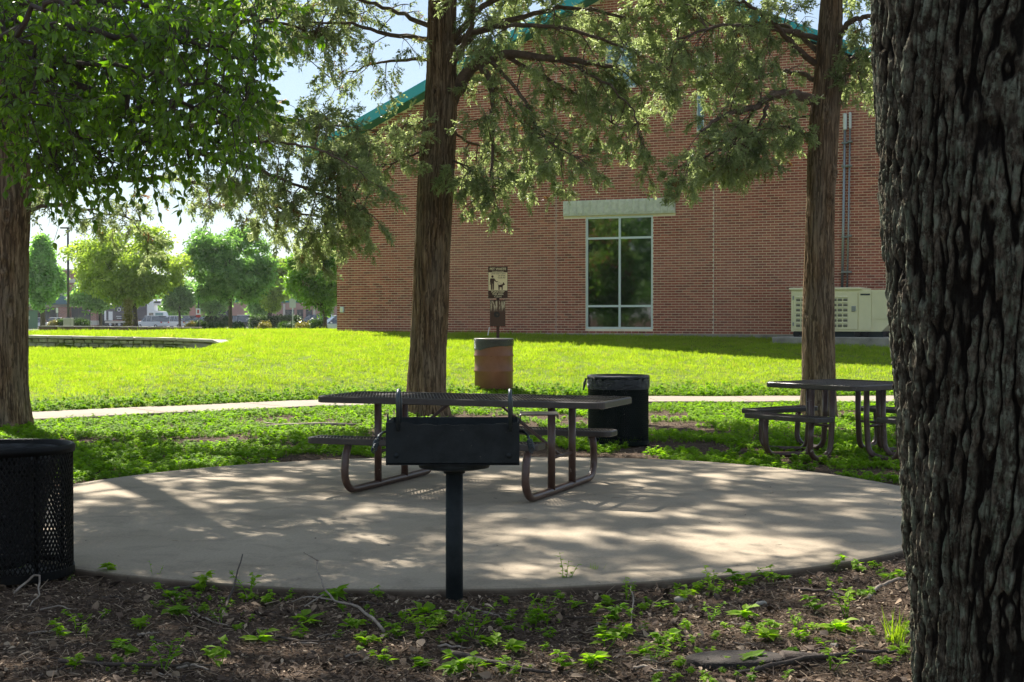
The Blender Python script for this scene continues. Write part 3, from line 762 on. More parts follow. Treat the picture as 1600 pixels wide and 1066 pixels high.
m = MB(); m.bevbox((x1 + .105, .06, zt + .018), (.20, .22, .008), .003); m.bbox(x1 + .004, x1 + .012, -.04, .16, zt - .03, zt + .014); m.bbox(x1 + .20, x1 + .206, -.05, .17, zt - .004, zt + .016)
m.build('side_shelf', MATS['plastic_coat'], g)

# ------------------------------------------------------------------ mesh litter bins
def mesh_can(name, label, loc, rad, H, m, rz, closed):
    t = thing(name, label, 'trash can', loc, rz, 'mesh trash cans')
    b = MB(); nh = 84; n = 12
    for sg, dr in ((1, 0), (-1, .002)):
        for i in range(nh):
            a0 = i * 2 * math.pi / nh; tot = sg * 1.08
            V = []; 
            for k_ in range(n + 1):
                f = k_ / n; a = a0 + tot * f; z = .05 + (H - .08) * f; w = .0048
                for da, r_ in ((-w, rad + dr), (w, rad + dr), (w, rad + dr - .004), (-w, rad + dr - .004)): V.append((r_ * math.cos(a + da / rad * .9), r_ * math.sin(a + da / rad * .9), z))
            b.add(V, [(k_*4+j, k_*4+(j+1) % 4, (k_+1)*4+(j+1) % 4, (k_+1)*4+j) for k_ in range(n) for j in range(4)])
    b.build('mesh_shell', MATS[m], t)
    rim = MB(); a = np.linspace(0, 2 * math.pi, 49)
    prof = [(rad - .016, H - .035), (rad + .012, H - .04), (rad + .016, H - .01), (rad + .006, H + .004), (rad - .012, H), (rad - .016, H - .035)]
    rim.lathe(prof, k=48).build('rim', MATS[m], t, True)
    MB().lathe([(rad - .01, .03), (rad + .008, .03), (rad + .008, .075), (rad - .01, .075), (rad - .01, .03)], k=48).build('bottom_band', MATS[m], t)
    MB().lathe([(.001, .045), (rad - .01, .045)], k=40).build('bottom_plate', MATS[m], t)
    for k_ in range(4):
        an = k_ * math.pi / 2 + .5; MB().tube([((rad - .02) * math.cos(an), (rad - .02) * math.sin(an), -.02), ((rad - .02) * math.cos(an), (rad - .02) * math.sin(an), H - .03)], .011, 8).build('upright', MATS[m], t, True)
    return t
CA = (-2.845, 8.0); ca = mesh_can('trash_can', 'black mesh trash can nearest the camera, at the left beside the pad', (*CA, gz(*CA)), .355, .76, 'can_black', .3, False)
def wb(i, a): return .02 * perlin(np.cos(a) * 3, np.sin(a) * 3, i * .7) + .012 * perlin(np.cos(a) * 8, np.sin(a) * 8, i * .9)
MB().lathe([(.335, .74), (.325, .68), (.31, .60), (.27, .45), (.24, .25), (.22, .12), (.12, .075), (.01, .07)], (-.05, -.02, 0), 60, wb).build('liner_bag', MATS['bag_plastic'], ca, True)
CB = (1.22, 16.32); cb = mesh_can('trash_can', 'dark green mesh trash can with a black bag folded over its rim', (*CB, gz(*CB)), .345, .80, 'can_green', 1.1, True)
def wb2(i, a): return (i < 6) * (.007 * perlin(np.cos(a) * 9, np.sin(a) * 9, i * .8)) + (i < 3) * .004 * np.sin(a * 31)
MB().lathe([(.351, .66), (.355, .68), (.358, .72), (.360, .78), (.358, .812), (.345, .818), (.325, .79), (.315, .6), (.30, .35), (.28, .12), (.01, .10)], (0, 0, 0), 90, wb2).build('liner_bag', MATS['bag_plastic'], cb, True)
a_ = math.pi - 1.1 - .1
MB().tube([(.37 * math.cos(a_), .37 * math.sin(a_), .78), (.385 * math.cos(a_), .385 * math.sin(a_), .72), (.40 * math.cos(a_), .40 * math.sin(a_), .64)], [.012, .018, .008], 7).build('bag_knot', MATS['bag_plastic'], cb, True)
# drum
DR = (-.31, 24.9 + 1.0); DR = ((771.5 - 800) / FPX * 26.0, 26.0); rr_ = 30 / FPX * 26.0
dz_ = gz(*DR); dH = CAM_H - 35 * 26 / FPX - dz_
dt = thing('steel_drum', 'brown steel drum used as a waste barrel with a dark bag over its top', 'barrel', (*DR, dz_))
pr = [(.01, 0), (rr_ - .01, 0), (rr_, .015)]
for zc in (dH * .36, dH * .67): pr += [(rr_, zc - .03), (rr_ + .014, zc - .008), (rr_ + .014, zc + .008), (rr_, zc + .03)]
pr += [(rr_, dH - .015), (rr_ + .008, dH - .01), (rr_ + .008, dH), (rr_ - .012, dH), (rr_ - .02, .05)]
MB().lathe(pr, k=56).build('drum_shell', MATS['drum_brown'], dt, True)
def wb3(i, a): return (i < 5) * .006 * perlin(np.cos(a) * 7, np.sin(a) * 7, i * 1.3)
bb = MB(); bb.lathe([(rr_ + .008, dH - .15), (rr_ + .014, dH - .12), (rr_ + .011, dH - .06), (rr_ + .015, dH - .02), (rr_ + .004, dH + .012), (rr_ - .02, dH + .008), (rr_ - .05, dH - .3), (.01, dH - .5)], k=80, wob=wb3)
me = bb.mesh('liner_bag', MATS['bag_plastic'], True)
for v in me.vertices:
    if abs(v.co.z - (dH - .15)) < 1e-4: v.co.z += .05 * (v.co.x / rr_) + .012 * math.sin(v.co.y * 30)
link('liner_bag', me, dt)
MB().lathe([(rr_ + .008, dH + .004), (rr_ + .012, dH + .014), (rr_ - .004, dH + .016), (rr_ - .008, dH + .006)], k=48).build('rim_ring', MATS['zinc'], dt, True)

# pet waste sign + dispenser on a post
SY = 26.55; sp = W(778, 600, SY); sgz = gz(sp.x, SY)
S = thing('pet_waste_station', 'brown post with a cream pet waste sign above a weathered bag dispenser box', 'sign', (sp.x, SY, sgz))
sc = SY / FPX
def sz(py): return CAM_H + (495 - py) * sc - sgz
def sx_(px): return (px - 778) * sc
MB().bbox(-.028, .028, -.02, .02, -.1, sz(420)).build('post', MATS['post_brown'], S)
zc0, zc1 = sz(466), sz(416.5); w2 = 15.2 * sc
sb = MB().bevbox((0, -.03, (zc0 + zc1) / 2), (2 * w2, .006, zc1 - zc0), .002).build('sign_plate', MATS['sign_brown'], S)
hh = zc1 - zc0
MB().bbox(-w2 + .006, w2 - .006, -.0355, -.0335, zc0 + hh * .24, zc0 + hh * .81).build('cream_field', MATS['sign_cream'], sb)
def text(s, size, x, z, m, y=-.037, wide=1.0):
    c = bpy.data.curves.new('lettering', 'FONT'); c.body = s; c.size = size; c.align_x = 'CENTER'; c.align_y = 'CENTER'; c.extrude = .0008; c.resolution_u = 2; c.offset = size * .018
    o = bpy.data.objects.new('lettering', c); COL.objects.link(o); o.parent = sb; o.location = (x, y, z); o.rotation_euler = (R(90), 0, 0); o.scale = (wide, 1, 1); c.materials.append(MATS[m])
    me = bpy.data.meshes.new_from_object(o, depsgraph=bpy.context.evaluated_depsgraph_get()); q = link('lettering', me, sb, loc=o.location, rot=o.rotation_euler); q.scale = o.scale; bpy.data.objects.remove(o); q.name = 'lettering'; return q
text('PET WASTE', .060, 0, zc0 + hh * .915, 'sign_cream', wide=.98)
text('TRANSMITS DISEASE', .024, 0, zc0 + hh * .838, 'sign_cream')
text('LEASH AND CLEAN', .031, .006, zc0 + hh * .765, 'sign_brown')
text('UP AFTER', .031, .07, zc0 + hh * .70, 'sign_brown')
text('YOUR PET', .031, .07, zc0 + hh * .635, 'sign_brown')
text('PLEASE KEEP', .046, 0, zc0 + hh * .195, 'sign_cream', wide=.95)
text('THIS AREA', .046, 0, zc0 + hh * .12, 'sign_cream', wide=.95)
text('CLEAN', .046, 0, zc0 + hh * .045, 'sign_cream', wide=.95)
pg = MB(); Y0, Y1 = -.039, -.0352; zz = zc0 + hh * .26; H_ = hh * .44; xm = -w2 * .56
def flat(pts): pg.prism(pts, Y0, Y1)
pg.add([(xm + .022 * math.cos(a), y, zz + H_ * .95 + .024 * math.sin(a)) for y in (Y0, Y1) for a in np.arange(12) * math.pi / 6], [(i, (i+1) % 12, 12+(i+1) % 12, 12+i) for i in range(12)], [(0, i+1, i) for i in range(1, 11)])
flat([(xm - .030, zz + H_ * .44), (xm + .030, zz + H_ * .44), (xm + .038, zz + H_ * .82), (xm - .038, zz + H_ * .82)])
flat([(xm - .028, zz), (xm - .004, zz), (xm - .003, zz + H_ * .45), (xm - .030, zz + H_ * .45)]); flat([(xm + .004, zz), (xm + .026, zz), (xm + .030, zz + H_ * .45), (xm + .003, zz + H_ * .45)])
flat([(xm - .050, zz + H_ * .36), (xm - .036, zz + H_ * .36), (xm - .032, zz + H_ * .80), (xm - .044, zz + H_ * .78)])
flat([(xm + .036, zz + H_ * .80), (xm + .030, zz + H_ * .68), (xm + .066, zz + H_ * .55), (xm + .072, zz + H_ * .61)]); flat([(xm + .066, zz + H_ * .55), (xm + .100, zz + H_ * .56), (xm + .100, zz + H_ * .61), (xm + .070, zz + H_ * .61)])
dx = w2 * .30
flat([(dx - .045, zz + H_ * .20), (dx + .032, zz + H_ * .18), (dx + .044, zz + H_ * .40), (dx - .05, zz + H_ * .34)])
for a_, b_ in ((-.045, -.034), (-.028, -.018), (.014, .024), (.028, .038)): flat([(dx + a_, zz - .002), (dx + b_, zz - .002), (dx + b_, zz + H_ * .24), (dx + a_ - .002, zz + H_ * .24)])
flat([(dx + .026, zz + H_ * .34), (dx + .048, zz + H_ * .30), (dx + .078, zz + H_ * .38), (dx + .048, zz + H_ * .56)]); flat([(dx - .05, zz + H_ * .34), (dx - .042, zz + H_ * .32), (dx - .052, zz + H_ * .46), (dx - .060, zz + H_ * .46)])
flat([(xm + .098, zz + H_ * .60), (xm + .100, zz + H_ * .58), (dx + .034, zz + H_ * .37), (dx + .032, zz + H_ * .39)])
pg.build('pictogram', MATS['sign_brown'], sb)
d0, d1 = sz(510), sz(470); db = MB().bevbox((-.004, -.075, 0), (24 * sc, .13, d1 - d0), .008).build('dispenser_box', MATS['dispenser'], S, loc=(0, 0, (d0 + d1) / 2))
hz_ = (d1 - d0) / 2
MB().bevbox((-.004, -.08, hz_ + .006), (25 * sc, .15, .012), .003).build('box_lid', MATS['sign_brown'], db)
MB().lathe([(.001, 0), (.050, .002), (.056, .001), (.056, -.004)], k=20).build('bag_opening', MATS['black_rubber'], db, loc=(-.02, -.141, -.02), rot=(R(90), 0, 0))
MB().add([(-.03, -.146, -.005), (.01, -.146, -.01), (.0, -.15, -.045), (-.02, -.148, -.03)], tris=[(0, 2, 1), (0, 3, 2)]).build('green_bag_end', MATS['far_bark'], db)
MB().tube([(sx_(765), -.10, sz(511)), (sx_(763.5), -.11, sz(518)), (sx_(762.5), -.12, sz(524))], .010, 5).build('white_tie', MATS['white_strip'], S)
# ------------------------------------------------------------------ scattering: geometry-node copies of small leaf pieces, for crowns and ground cover
def scatter(name, pts, rots, scl, protos, parent=None, kind='stuff', **kw):
    pts = np.asarray(pts, np.float32); N = len(pts)
    me = bpy.data.meshes.new(name); me.vertices.add(N); me.vertices.foreach_set('co', pts.ravel())
    a = me.attributes.new('rot', 'FLOAT_VECTOR', 'POINT'); a.data.foreach_set('vector', np.asarray(rots, np.float32).ravel())
    a = me.attributes.new('scl', 'FLOAT', 'POINT'); a.data.foreach_set('value', np.asarray(scl, np.float32))
    a = me.attributes.new('pick', 'INT', 'POINT'); a.data.foreach_set('value', RNG.integers(0, len(protos), N).astype(np.int32))
    g = bpy.data.node_groups.new(name, 'GeometryNodeTree')
    g.interface.new_socket('Geometry', in_out='INPUT', socket_type='NodeSocketGeometry'); g.interface.new_socket('Geometry', in_out='OUTPUT', socket_type='NodeSocketGeometry')
    i_, o_ = g.nodes.new('NodeGroupInput'), g.nodes.new('NodeGroupOutput'); ip = g.nodes.new('GeometryNodeInstanceOnPoints'); j = g.nodes.new('GeometryNodeJoinGeometry')
    for p in reversed(protos):
        oi = g.nodes.new('GeometryNodeObjectInfo'); oi.inputs['Object'].default_value = p; oi.inputs['As Instance'].default_value = True; g.links.new(oi.outputs['Geometry'], j.inputs[0])
    def na(n_, t): x = g.nodes.new('GeometryNodeInputNamedAttribute'); x.data_type = t; x.inputs['Name'].default_value = n_; return x.outputs['Attribute']
    e = g.nodes.new('FunctionNodeEulerToRotation'); g.links.new(na('rot', 'FLOAT_VECTOR'), e.inputs[0])
    g.links.new(i_.outputs[0], ip.inputs['Points']); g.links.new(j.outputs[0], ip.inputs['Instance']); ip.inputs['Pick Instance'].default_value = True
    g.links.new(na('pick', 'INT'), ip.inputs['Instance Index']); g.links.new(e.outputs[0], ip.inputs['Rotation']); g.links.new(na('scl', 'FLOAT'), ip.inputs['Scale'])
    g.links.new(ip.outputs[0], o_.inputs[0])
    o = link(name, me, parent, kind=kind, **kw); o.modifiers.new('scatter', 'NODES').node_group = g
    return o
def proto(name, m, mb): return bpy.data.objects.new(name, mb.mesh(name, m))
def rv(s=1.0): return np.array([random.gauss(0, s) for _ in range(3)])
def blade(m, p, d, n, L, w, bend=0.0, seg=1):
    """a leaf-like blade from p along d, wide w, normal n"""
    d = d / (np.linalg.norm(d) + 1e-9); s = np.cross(d, n); s /= np.linalg.norm(s) + 1e-9; u = np.cross(s, d)
    if seg == 1:
        V = [p - s * w * .25, p + s * w * .25, p + d * L * .5 + s * w * .5 - u * bend * .3, p + d * L - u * bend, p + d * L * .5 - s * w * .5 - u * bend * .3]
        m.add(V, [(0, 1, 2, 4)], [(4, 2, 3)])
    else:
        q = []; ws = (.12, .8, 1., .72, .32); V = []
        for i in range(5):
            f = i / 5; c = p + d * L * f - u * bend * f * f
            V += [c - s * w * .5 * ws[i] + u * w * .13 * ws[i], c, c + s * w * .5 * ws[i] + u * w * .13 * ws[i]]
        V.append(p + d * L - u * bend)
        for i in range(4): q += [(i*3, i*3+1, i*3+4, i*3+3), (i*3+1, i*3+2, i*3+5, i*3+4)]
        m.add(V, q, [(12, 13, 15), (13, 14, 15)])
Z3 = np.array((0, 0, 1.))
# cedar sprays: fans of short scaly twigs along local +x
cedar_protos = []
for v_ in range(5):
    m = MB(); 
    for k_ in range(17):
        f = (k_ + 1) / 17; b = np.array((.13 * f, random.gauss(0, .012), random.gauss(0, .012)))
        an = random.choice((-1, 1)) * random.uniform(.3, 1.1) * (1.1 - .6 * f); el = random.gauss(0, .45)
        d = np.array((math.cos(an), math.sin(an), el)); blade(m, b, d, rv() + Z3, random.uniform(.028, .055), random.uniform(.013, .020))
    cedar_protos.append(proto('cedar_spray', MATS['cedar_leaf'], m))

def rot_to(d, roll=None):
    """euler whose x axis points along d"""
    d = Vector(d).normalized(); q = d.to_track_quat('X', 'Z'); e = (q @ Euler((random.uniform(-math.pi, math.pi) if roll is None else roll, 0, 0)).to_quaternion()).to_euler(); return (e.x, e.y, e.z)

def catmull(P, n):
    P = [np.array(tuple(p), float) for p in P]; P = [2 * P[0] - P[1]] + P + [2 * P[-1] - P[-2]]; out = []
    for i in range(1, len(P) - 2):
        for k_ in range(n):
            t = k_ / n; a, b, c, d = P[i-1:i+3]
            out.append(.5 * ((2*b) + (c - a) * t + (2*a - 5*b + 4*c - d) * t * t + (3*b - a - 3*c + d) * t**3))
    out.append(P[-2]); return np.array(out)

class Crown:
    def __init__(s): s.cl = []; s.wood = MB(); s.fine = MB(); s.p = []; s.r = []; s.s = []
    def spray(s, p, d, sc): s.p.append(p); s.r.append(rot_to(d)); s.s.append(sc)
    def twig(s, p, d, L, droop, dens, sc, leafy=True):
        dens = dens * .82
        n = 4; pts = [p]; d = d / np.linalg.norm(d)
        for i in range(n):
            d = d + rv(.16) - Z3 * droop / n; d /= np.linalg.norm(d); pts.append(pts[-1] + d * L / n)
        s.fine.tube(pts, np.linspace(.0045, .0015, n + 1), 3, False)
        if not leafy: return
        cnt = max(2, int(L * dens))
        for i in range(cnt):
            f = random.uniform(.25, 1) * n; a = int(min(f, n - .001)); q = lerp(pts[a], pts[a+1], f - a)
            s.spray(q, (pts[a+1] - pts[a]) / (L / n) + rv(.5) - Z3 * .25, random.uniform(.75, 1.25) * sc)
    def branch(s, p, d, L, r, droop, dens=36, tl=.42, sc=1., leafy=1.0, wander=.13):
        n = 6; pts = [p]; d = d / np.linalg.norm(d)
        for i in range(n):
            d = d + rv(wander) - Z3 * droop / n; d /= np.linalg.norm(d); pts.append(pts[-1] + d * L / n)
        s.wood.tube(pts, np.linspace(r, r * .25, n + 1), 5, False)
        k_ = max(3, int(L * 10.5))
        for i in range(k_):
            f = random.uniform(.18, 1) * n; a = int(min(f, n - .001)); q = lerp(pts[a], pts[a+1], f - a); dr = pts[a+1] - pts[a]
            dr = dr / np.linalg.norm(dr); side = np.cross(dr, Z3); side /= np.linalg.norm(side) + 1e-9
            s.twig(q, dr * random.uniform(.3, 1) + side * random.choice((-1, 1)) * random.uniform(.3, .9) + rv(.3) - Z3 * .2, random.uniform(.5, 1.1) * tl, random.uniform(.1, .8), dens, sc, random.random() < leafy)
    def limb(s, P, r0, r1, start=.3, per=3.2, bl=.9, droop=.5, dens=36, leafy=1., up=.0, sc=1., k=8, wood=True):
        c = catmull(P, 6); L = np.concatenate([[0], np.cumsum(np.linalg.norm(np.diff(c, axis=0), axis=1))]); T = L[-1]
        c[1:-1] += np.array([rv(.012) for _ in range(len(c) - 2)])
        s.cl += [tuple(v) for v in c[len(c) // 4:]]
        s.wood.tube(c, np.linspace(r0, r1, len(c)) * (1 + .1 * perlin(np.arange(len(c)) * .9, r0 * 99)), k, False)
        for i in range(int((1 - start) * T * per) + 1):
            t = lerp(start, 1, (i + random.random()) / (int((1 - start) * T * per) + 1)) * T
            q = np.array([np.interp(t, L, c[:, a]) for a in range(3)]); q2 = np.array([np.interp(min(t + .15, T), L, c[:, a]) for a in range(3)]); q0 = np.array([np.interp(max(t - .15, 0), L, c[:, a]) for a in range(3)])
            dr = (q2 - q0) / (np.linalg.norm(q2 - q0) + 1e-9); side = np.cross(dr, Z3); side /= np.linalg.norm(side) + 1e-9
            s.branch(q, dr * random.uniform(.3, 1.) + side * random.choice((-1, 1)) * random.uniform(.3, 1.) + Z3 * random.uniform(-.45, .25 + up), random.uniform(.55, 1.25) * bl, lerp(.012, .008, t / T), droop * random.uniform(.4, 1.4), dens, leafy=leafy, sc=sc)
    def nodes(s):
        return np.array(s.cl)
    def fill(s, poly, Y0, dr, n, tl=.34, dens=36, droop=.5, sc=1., leafy=.84):
        poly = np.array(poly, float); lo, hi = poly.min(0), poly.max(0); N = np.array(s.cl); c = 0
        while c < n:
            x, y = random.uniform(lo[0], hi[0]), random.uniform(lo[1], hi[1])
            ins = False; j = len(poly) - 1
            for i in range(len(poly)):
                if (poly[i][1] > y) != (poly[j][1] > y) and x < (poly[j][0] - poly[i][0]) * (y - poly[i][1]) / (poly[j][1] - poly[i][1]) + poly[i][0]: ins = not ins
                j = i
            if not ins: continue
            c += 1; t = np.array(W(x, y, Y0 + random.uniform(*dr))); dd_ = N - t; dd_[:, 2] *= .8; k_ = int(np.argmin((dd_ ** 2).sum(1) + RNG.uniform(0, .25, len(N))))
            a = N[k_]; L = np.linalg.norm(t - a)
            if L > 2.2: a = t + (a - t) * 2.2 / L; L = 2.2
            m = (a + t) / 2 + rv(.07 * L) + Z3 * .10 * L; P = catmull([a, m, t], 5); s.wood.tube(P, np.linspace(.009 + .004 * L, .003, len(P)), 4, False)
            for q in range(max(4, int(L * 7))):
                f = 1 - abs(random.gauss(0, .33)); f = min(max(f, .15), 1) * (len(P) - 1); i = min(int(f), len(P) - 2); p = lerp(P[i], P[i+1], f - i); dr_ = P[i+1] - P[i]; dr_ = dr_ / (np.linalg.norm(dr_) + 1e-9)
                s.twig(p, dr_ * .6 + rv(.6) - Z3 * .25, random.uniform(.5, 1.15) * tl, random.uniform(.2, 1) * droop, dens, sc, random.random() < leafy)
    def build(s, root, protos=cedar_protos, bark='twig_bark', name='crown'):
        w = s.wood.build('branch', MATS[bark], root, True, kind='stuff'); 
        s.fine.build('twig', MATS[bark], w, False, kind='stuff')
        return scatter(name, s.p, s.r, s.s, protos, root)

def trunk_mesh(name, axis, rad, m, amp, fx, fz, nth, zs, ridge=False, twist=0.0, flare=.25, knots=(), lobes=.05):
    """bark relief modelled in the mesh; axis(z)->x,y ; rad(z)"""
    th = np.arange(nth) * 2 * math.pi / nth; TH, ZZ = np.meshgrid(th, zs)
    ax, ay = axis(ZZ); r = rad(ZZ); rt = float(np.mean(rad(zs)))
    a = TH + twist * ZZ
    cx, cy = np.cos(a) * rt, np.sin(a) * rt
    wx = .04 * perlin(cx * 5, cy * 5, ZZ * 2.2) + .012 * perlin(cx * 22, cy * 22, ZZ * 16); wy = .04 * perlin(cx * 5 + 9, cy * 5, ZZ * 2.2) + .012 * perlin(cx * 22 + 4, cy * 22, ZZ * 16)
    if ridge:
        p1 = perlin((cx + wx) * fx, (cy + wy) * fx, ZZ * fz); p2 = perlin((cx + wx) * fx * 2.0 + 5, (cy + wy) * fx * 2.0, ZZ * fz * 1.7)
        f1 = sstep(.01, .17, np.abs(p1)); f2 = sstep(0, .20, np.abs(p2)); brk = perlin(cx * fx * 1.2, cy * fx * 1.2, ZZ * fz * 4)
        h = .58 * f1 + .34 * f1 * f2 + .26 * brk * f1 + .10 * perlin(cx * fx * 4, cy * fx * 4, ZZ * fz * 3) - .1
    else:
        h = .6 * perlin((cx + wx) * fx, (cy + wy) * fx, ZZ * fz) + .4 * perlin(cx * fx * 2.3, cy * fx * 2.3, ZZ * fz * 1.6 + 4) + .5 * (np.abs(perlin(cx * fx * .55, cy * fx * .55, ZZ * fz * .4 + 2)) * 2 - .5)
    fine = fbm(cx * fx * 3.1, cy * fx * 3.1, ZZ * fz * 6, 3) * (.42 if ridge else .16)
    rr = r * (1 + lobes * np.sin(TH * 2 + 1.3 + ZZ * .3) + lobes * .7 * np.sin(TH * 3 + ZZ * .5)) * (1 + flare * np.exp(-np.maximum(ZZ - zs[0], 0) / .16) * (1 + .35 * np.sin(TH * 5 + .7)))
    rr = rr + amp * (h + fine)
    for kt, kz, kr in knots:
        dth = (TH - kt + math.pi) % (2 * math.pi) - math.pi
        dd_ = np.sqrt((dth * r / kr) ** 2 + ((ZZ - kz) / (kr * 1.7)) ** 2)
        rr = rr + .028 * np.exp(-((dd_ - 1) / .45) ** 2) - .03 * np.exp(-(dd_ / .6) ** 2)
    V = np.stack([ax + rr * np.cos(TH), ay + rr * np.sin(TH), ZZ], -1).reshape(-1, 3)
    mb = MB(); nz = len(zs); i, j = np.meshgrid(np.arange(nz - 1), np.arange(nth), indexing='ij'); i = i.ravel(); j = j.ravel(); j2 = (j + 1) % nth
    mb.add(V, np.stack([i*nth+j, i*nth+j2, (i+1)*nth+j2, (i+1)*nth+j], 1)); me = mb.mesh(name, MATS[m], True)
    at = me.attributes.new('ridge', 'FLOAT', 'POINT'); at.data.foreach_set('value', (np.clip(h + fine, 0, 1)).ravel().astype(np.float32))
    return me

def px_axis(pts, Y, gz0):
    """trunk centre line and radius from measured outline rows (photo y, left x, right x) at distance Y"""
    rows = sorted([((CAM_H + (495 - y) * Y / FPX), ((l + r) / 2 - 800) * Y / FPX, (r - l) / 2 * Y / FPX) for y, l, r in pts])
    z = [a for a, _, _ in rows]; x = [b for _, b, _ in rows]; rd = [c for _, _, c in rows]
    def axis(Z): return np.interp(Z, z, x), Y + .04 * np.sin(Z * .9)
    def rad(Z): return np.where(Z > z[-1], rd[-1] * np.clip(1 - (Z - z[-1]) / 9, .12, 1), np.interp(Z, z, rd))
    return axis, rad

# ------------------------------------------------------------------ the three cedars
def limbs_px(cr, lst, Y0):
    for P, r0, r1, kw in lst: cr.limb([W(x, y, Y0 + d) for x, y, d in P], r0, r1, **kw)
def upper(cr, cx, cy, z0, z1, n, r0, dens=24, per=2.6, r_hi=1.0, avoid=None, bl=1.1):
    for i in range(n):
        f = (i + .5) / n; z = lerp(z0, z1, f); a = i * 2.4 + random.uniform(-.3, .3)
        L = lerp(r0, r_hi, f ** 1.3) * random.uniform(.75, 1.15); d = np.array((math.cos(a), math.sin(a), 0))
        if avoid and avoid(a, z): continue
        p = np.array((cx, cy, z)); P = [p + d * .1, p + d * L * .35 + Z3 * L * .14, p + d * L * .7 + Z3 * L * .16, p + d * L + Z3 * L * .08]
        cr.limb(P, .035, .01, start=.25, per=per, bl=bl * lerp(1, .7, f), droop=.5, dens=dens, k=6, sc=1.45)

# centre
Y = 21.2; cz = gz(-1.3, Y); rows = [(655, 634, 701), (610, 637, 694), (560, 641, 694), (480, 645, 698), (400, 648, 700), (340, 651, 703), (260, 655, 708), (180, 663, 712), (120, 668, 712), (60, 669, 711), (0, 671, 713)]
axc, rdc = px_axis(rows, Y, cz)
T = thing('cedar_tree', 'tall cedar trunk behind the long picnic table, with a thick limb arching to the right', 'tree', group='cedar trees')
zs = np.concatenate([np.arange(cz - .1, 6.4, .02), np.arange(6.4, 13, .2)])
link('trunk', trunk_mesh('trunk', axc, rdc, 'bark_cedar', .015, 27, 1.1, 260, zs, ridge=True, knots=((-1.2, 3.65, .05), (-1.9, 4.75, .04), (-.9, 5.35, .05), (-2.2, 5.9, .045)), flare=.12), T)
cr = Crown(); C0 = dict(dens=30)
limbs_px(cr, [
 ([(700,165,0),(722,128,-.1),(745,100,-.2),(790,86,-.4),(870,92,-.6),(960,104,-.9)], .125, .03, dict(start=.5, per=3.0, bl=.8, droop=.9, dens=28)),
 ([(745,100,-.2),(765,125,-.4),(770,180,-.5),(768,250,-.6),(772,305,-.6)], .05, .015, dict(start=.15, per=3.4, bl=.5, droop=.7, dens=34)),
 ([(765,95,-.3),(815,150,-.7),(850,215,-1.),(900,245,-1.2)], .035, .010, dict(start=.3, per=3.4, bl=.6, droop=.7, dens=34)),
 ([(790,88,-.4),(860,125,-.2),(920,165,.2),(975,205,.3)], .035, .010, dict(start=.2, per=3.2, bl=.6, droop=.7, dens=34)),
 ([(750,105,-.2),(800,170,.4),(840,235,.6),(860,280,.7)], .03, .010, dict(start=.3, per=3.4, bl=.55, droop=.7, dens=38)),
 ([(870,92,-.6),(930,120,-1),(985,165,-1.2),(1000,215,-1.3)], .025, .008, dict(start=.2, per=3.0, bl=.5, droop=.7, dens=30)),
 ([(706,100,0),(745,52,.2),(820,25,.4),(900,12,.5),(990,30,.6)], .06, .02, dict(start=.4, per=2.8, bl=.9, droop=.6, dens=26)),
 ([(706,70,0),(760,45,-.4),(850,40,-.8),(940,62,-1.),(1050,112,-1.2)], .05, .012, dict(start=.35, per=2.6, bl=.8, droop=.7, dens=26)),
 ([(708,60,0),(755,10,.3),(830,-30,.6)], .06, .03, dict(start=.3, per=2.6, bl=.9, dens=24)),
 ([(704,110,-.1),(730,60,-.4),(742,0,-.5),(750,-50,-.6)], .045, .03, dict(start=.5, per=2.5, bl=.8, dens=24)),
 ([(672,62,0),(600,52,-.3),(540,36,-.5),(470,35,-.8)], .04, .012, dict(start=.3, per=2.3, bl=.7, droop=.8, dens=24)),
 ([(672,92,0),(620,94,.3),(570,104,.5),(520,125,.6)], .03, .008, dict(start=.3, per=2.2, bl=.55, droop=.7, dens=26)),
 ([(674,42,0),(610,15,.3),(540,-5,.5),(450,-5,.8)], .04, .012, dict(start=.3, per=2.4, bl=.8, droop=.8, dens=24)),
 ([(668,190,0),(620,200,.3),(570,205,.5),(520,215,.7)], .022, .007, dict(start=.2, per=3.4, bl=.55, droop=.4, dens=34)),
 ([(662,235,0),(625,250,-.3),(590,262,-.4),(560,270,-.5)], .018, .006, dict(start=.3, per=3.2, bl=.4, droop=.4, dens=34)),
 ([(705,205,.1),(740,225,.5),(790,235,.9),(840,250,1.1)], .022, .007, dict(start=.1, per=3.8, bl=.55, droop=.8, dens=36)),
 ([(705,250,-.1),(735,262,-.4),(770,280,-.6)], .018, .006, dict(start=.1, per=4.2, bl=.5, droop=.7, dens=36)),
], Y)
cr.fill([(705,140),(760,100),(860,90),(1000,95),(1030,150),(1010,210),(960,250),(930,300),(850,290),(800,320),(760,350),(712,330)], Y, (-1.3, 1.2), 81, tl=0.23, dens=36)
cr.fill([(708,0),(1060,0),(1050,80),(900,95),(760,95),(712,140)], Y, (-1.3, 1.4), 51, tl=0.26, dens=28)
cr.fill([(668,0),(480,0),(450,60),(500,120),(560,150),(600,120),(668,120)], Y, (-1, 1.2), 25, tl=0.26, dens=21, leafy=.8)
cr.fill([(668,160),(560,170),(480,200),(500,250),(580,280),(660,270)], Y, (-.8, .8), 29, tl=0.23, dens=34)
upper(cr, -.95, Y, 6.3, 14, 50, 4.3, r_hi=1.8, dens=24)
cr.build(T)

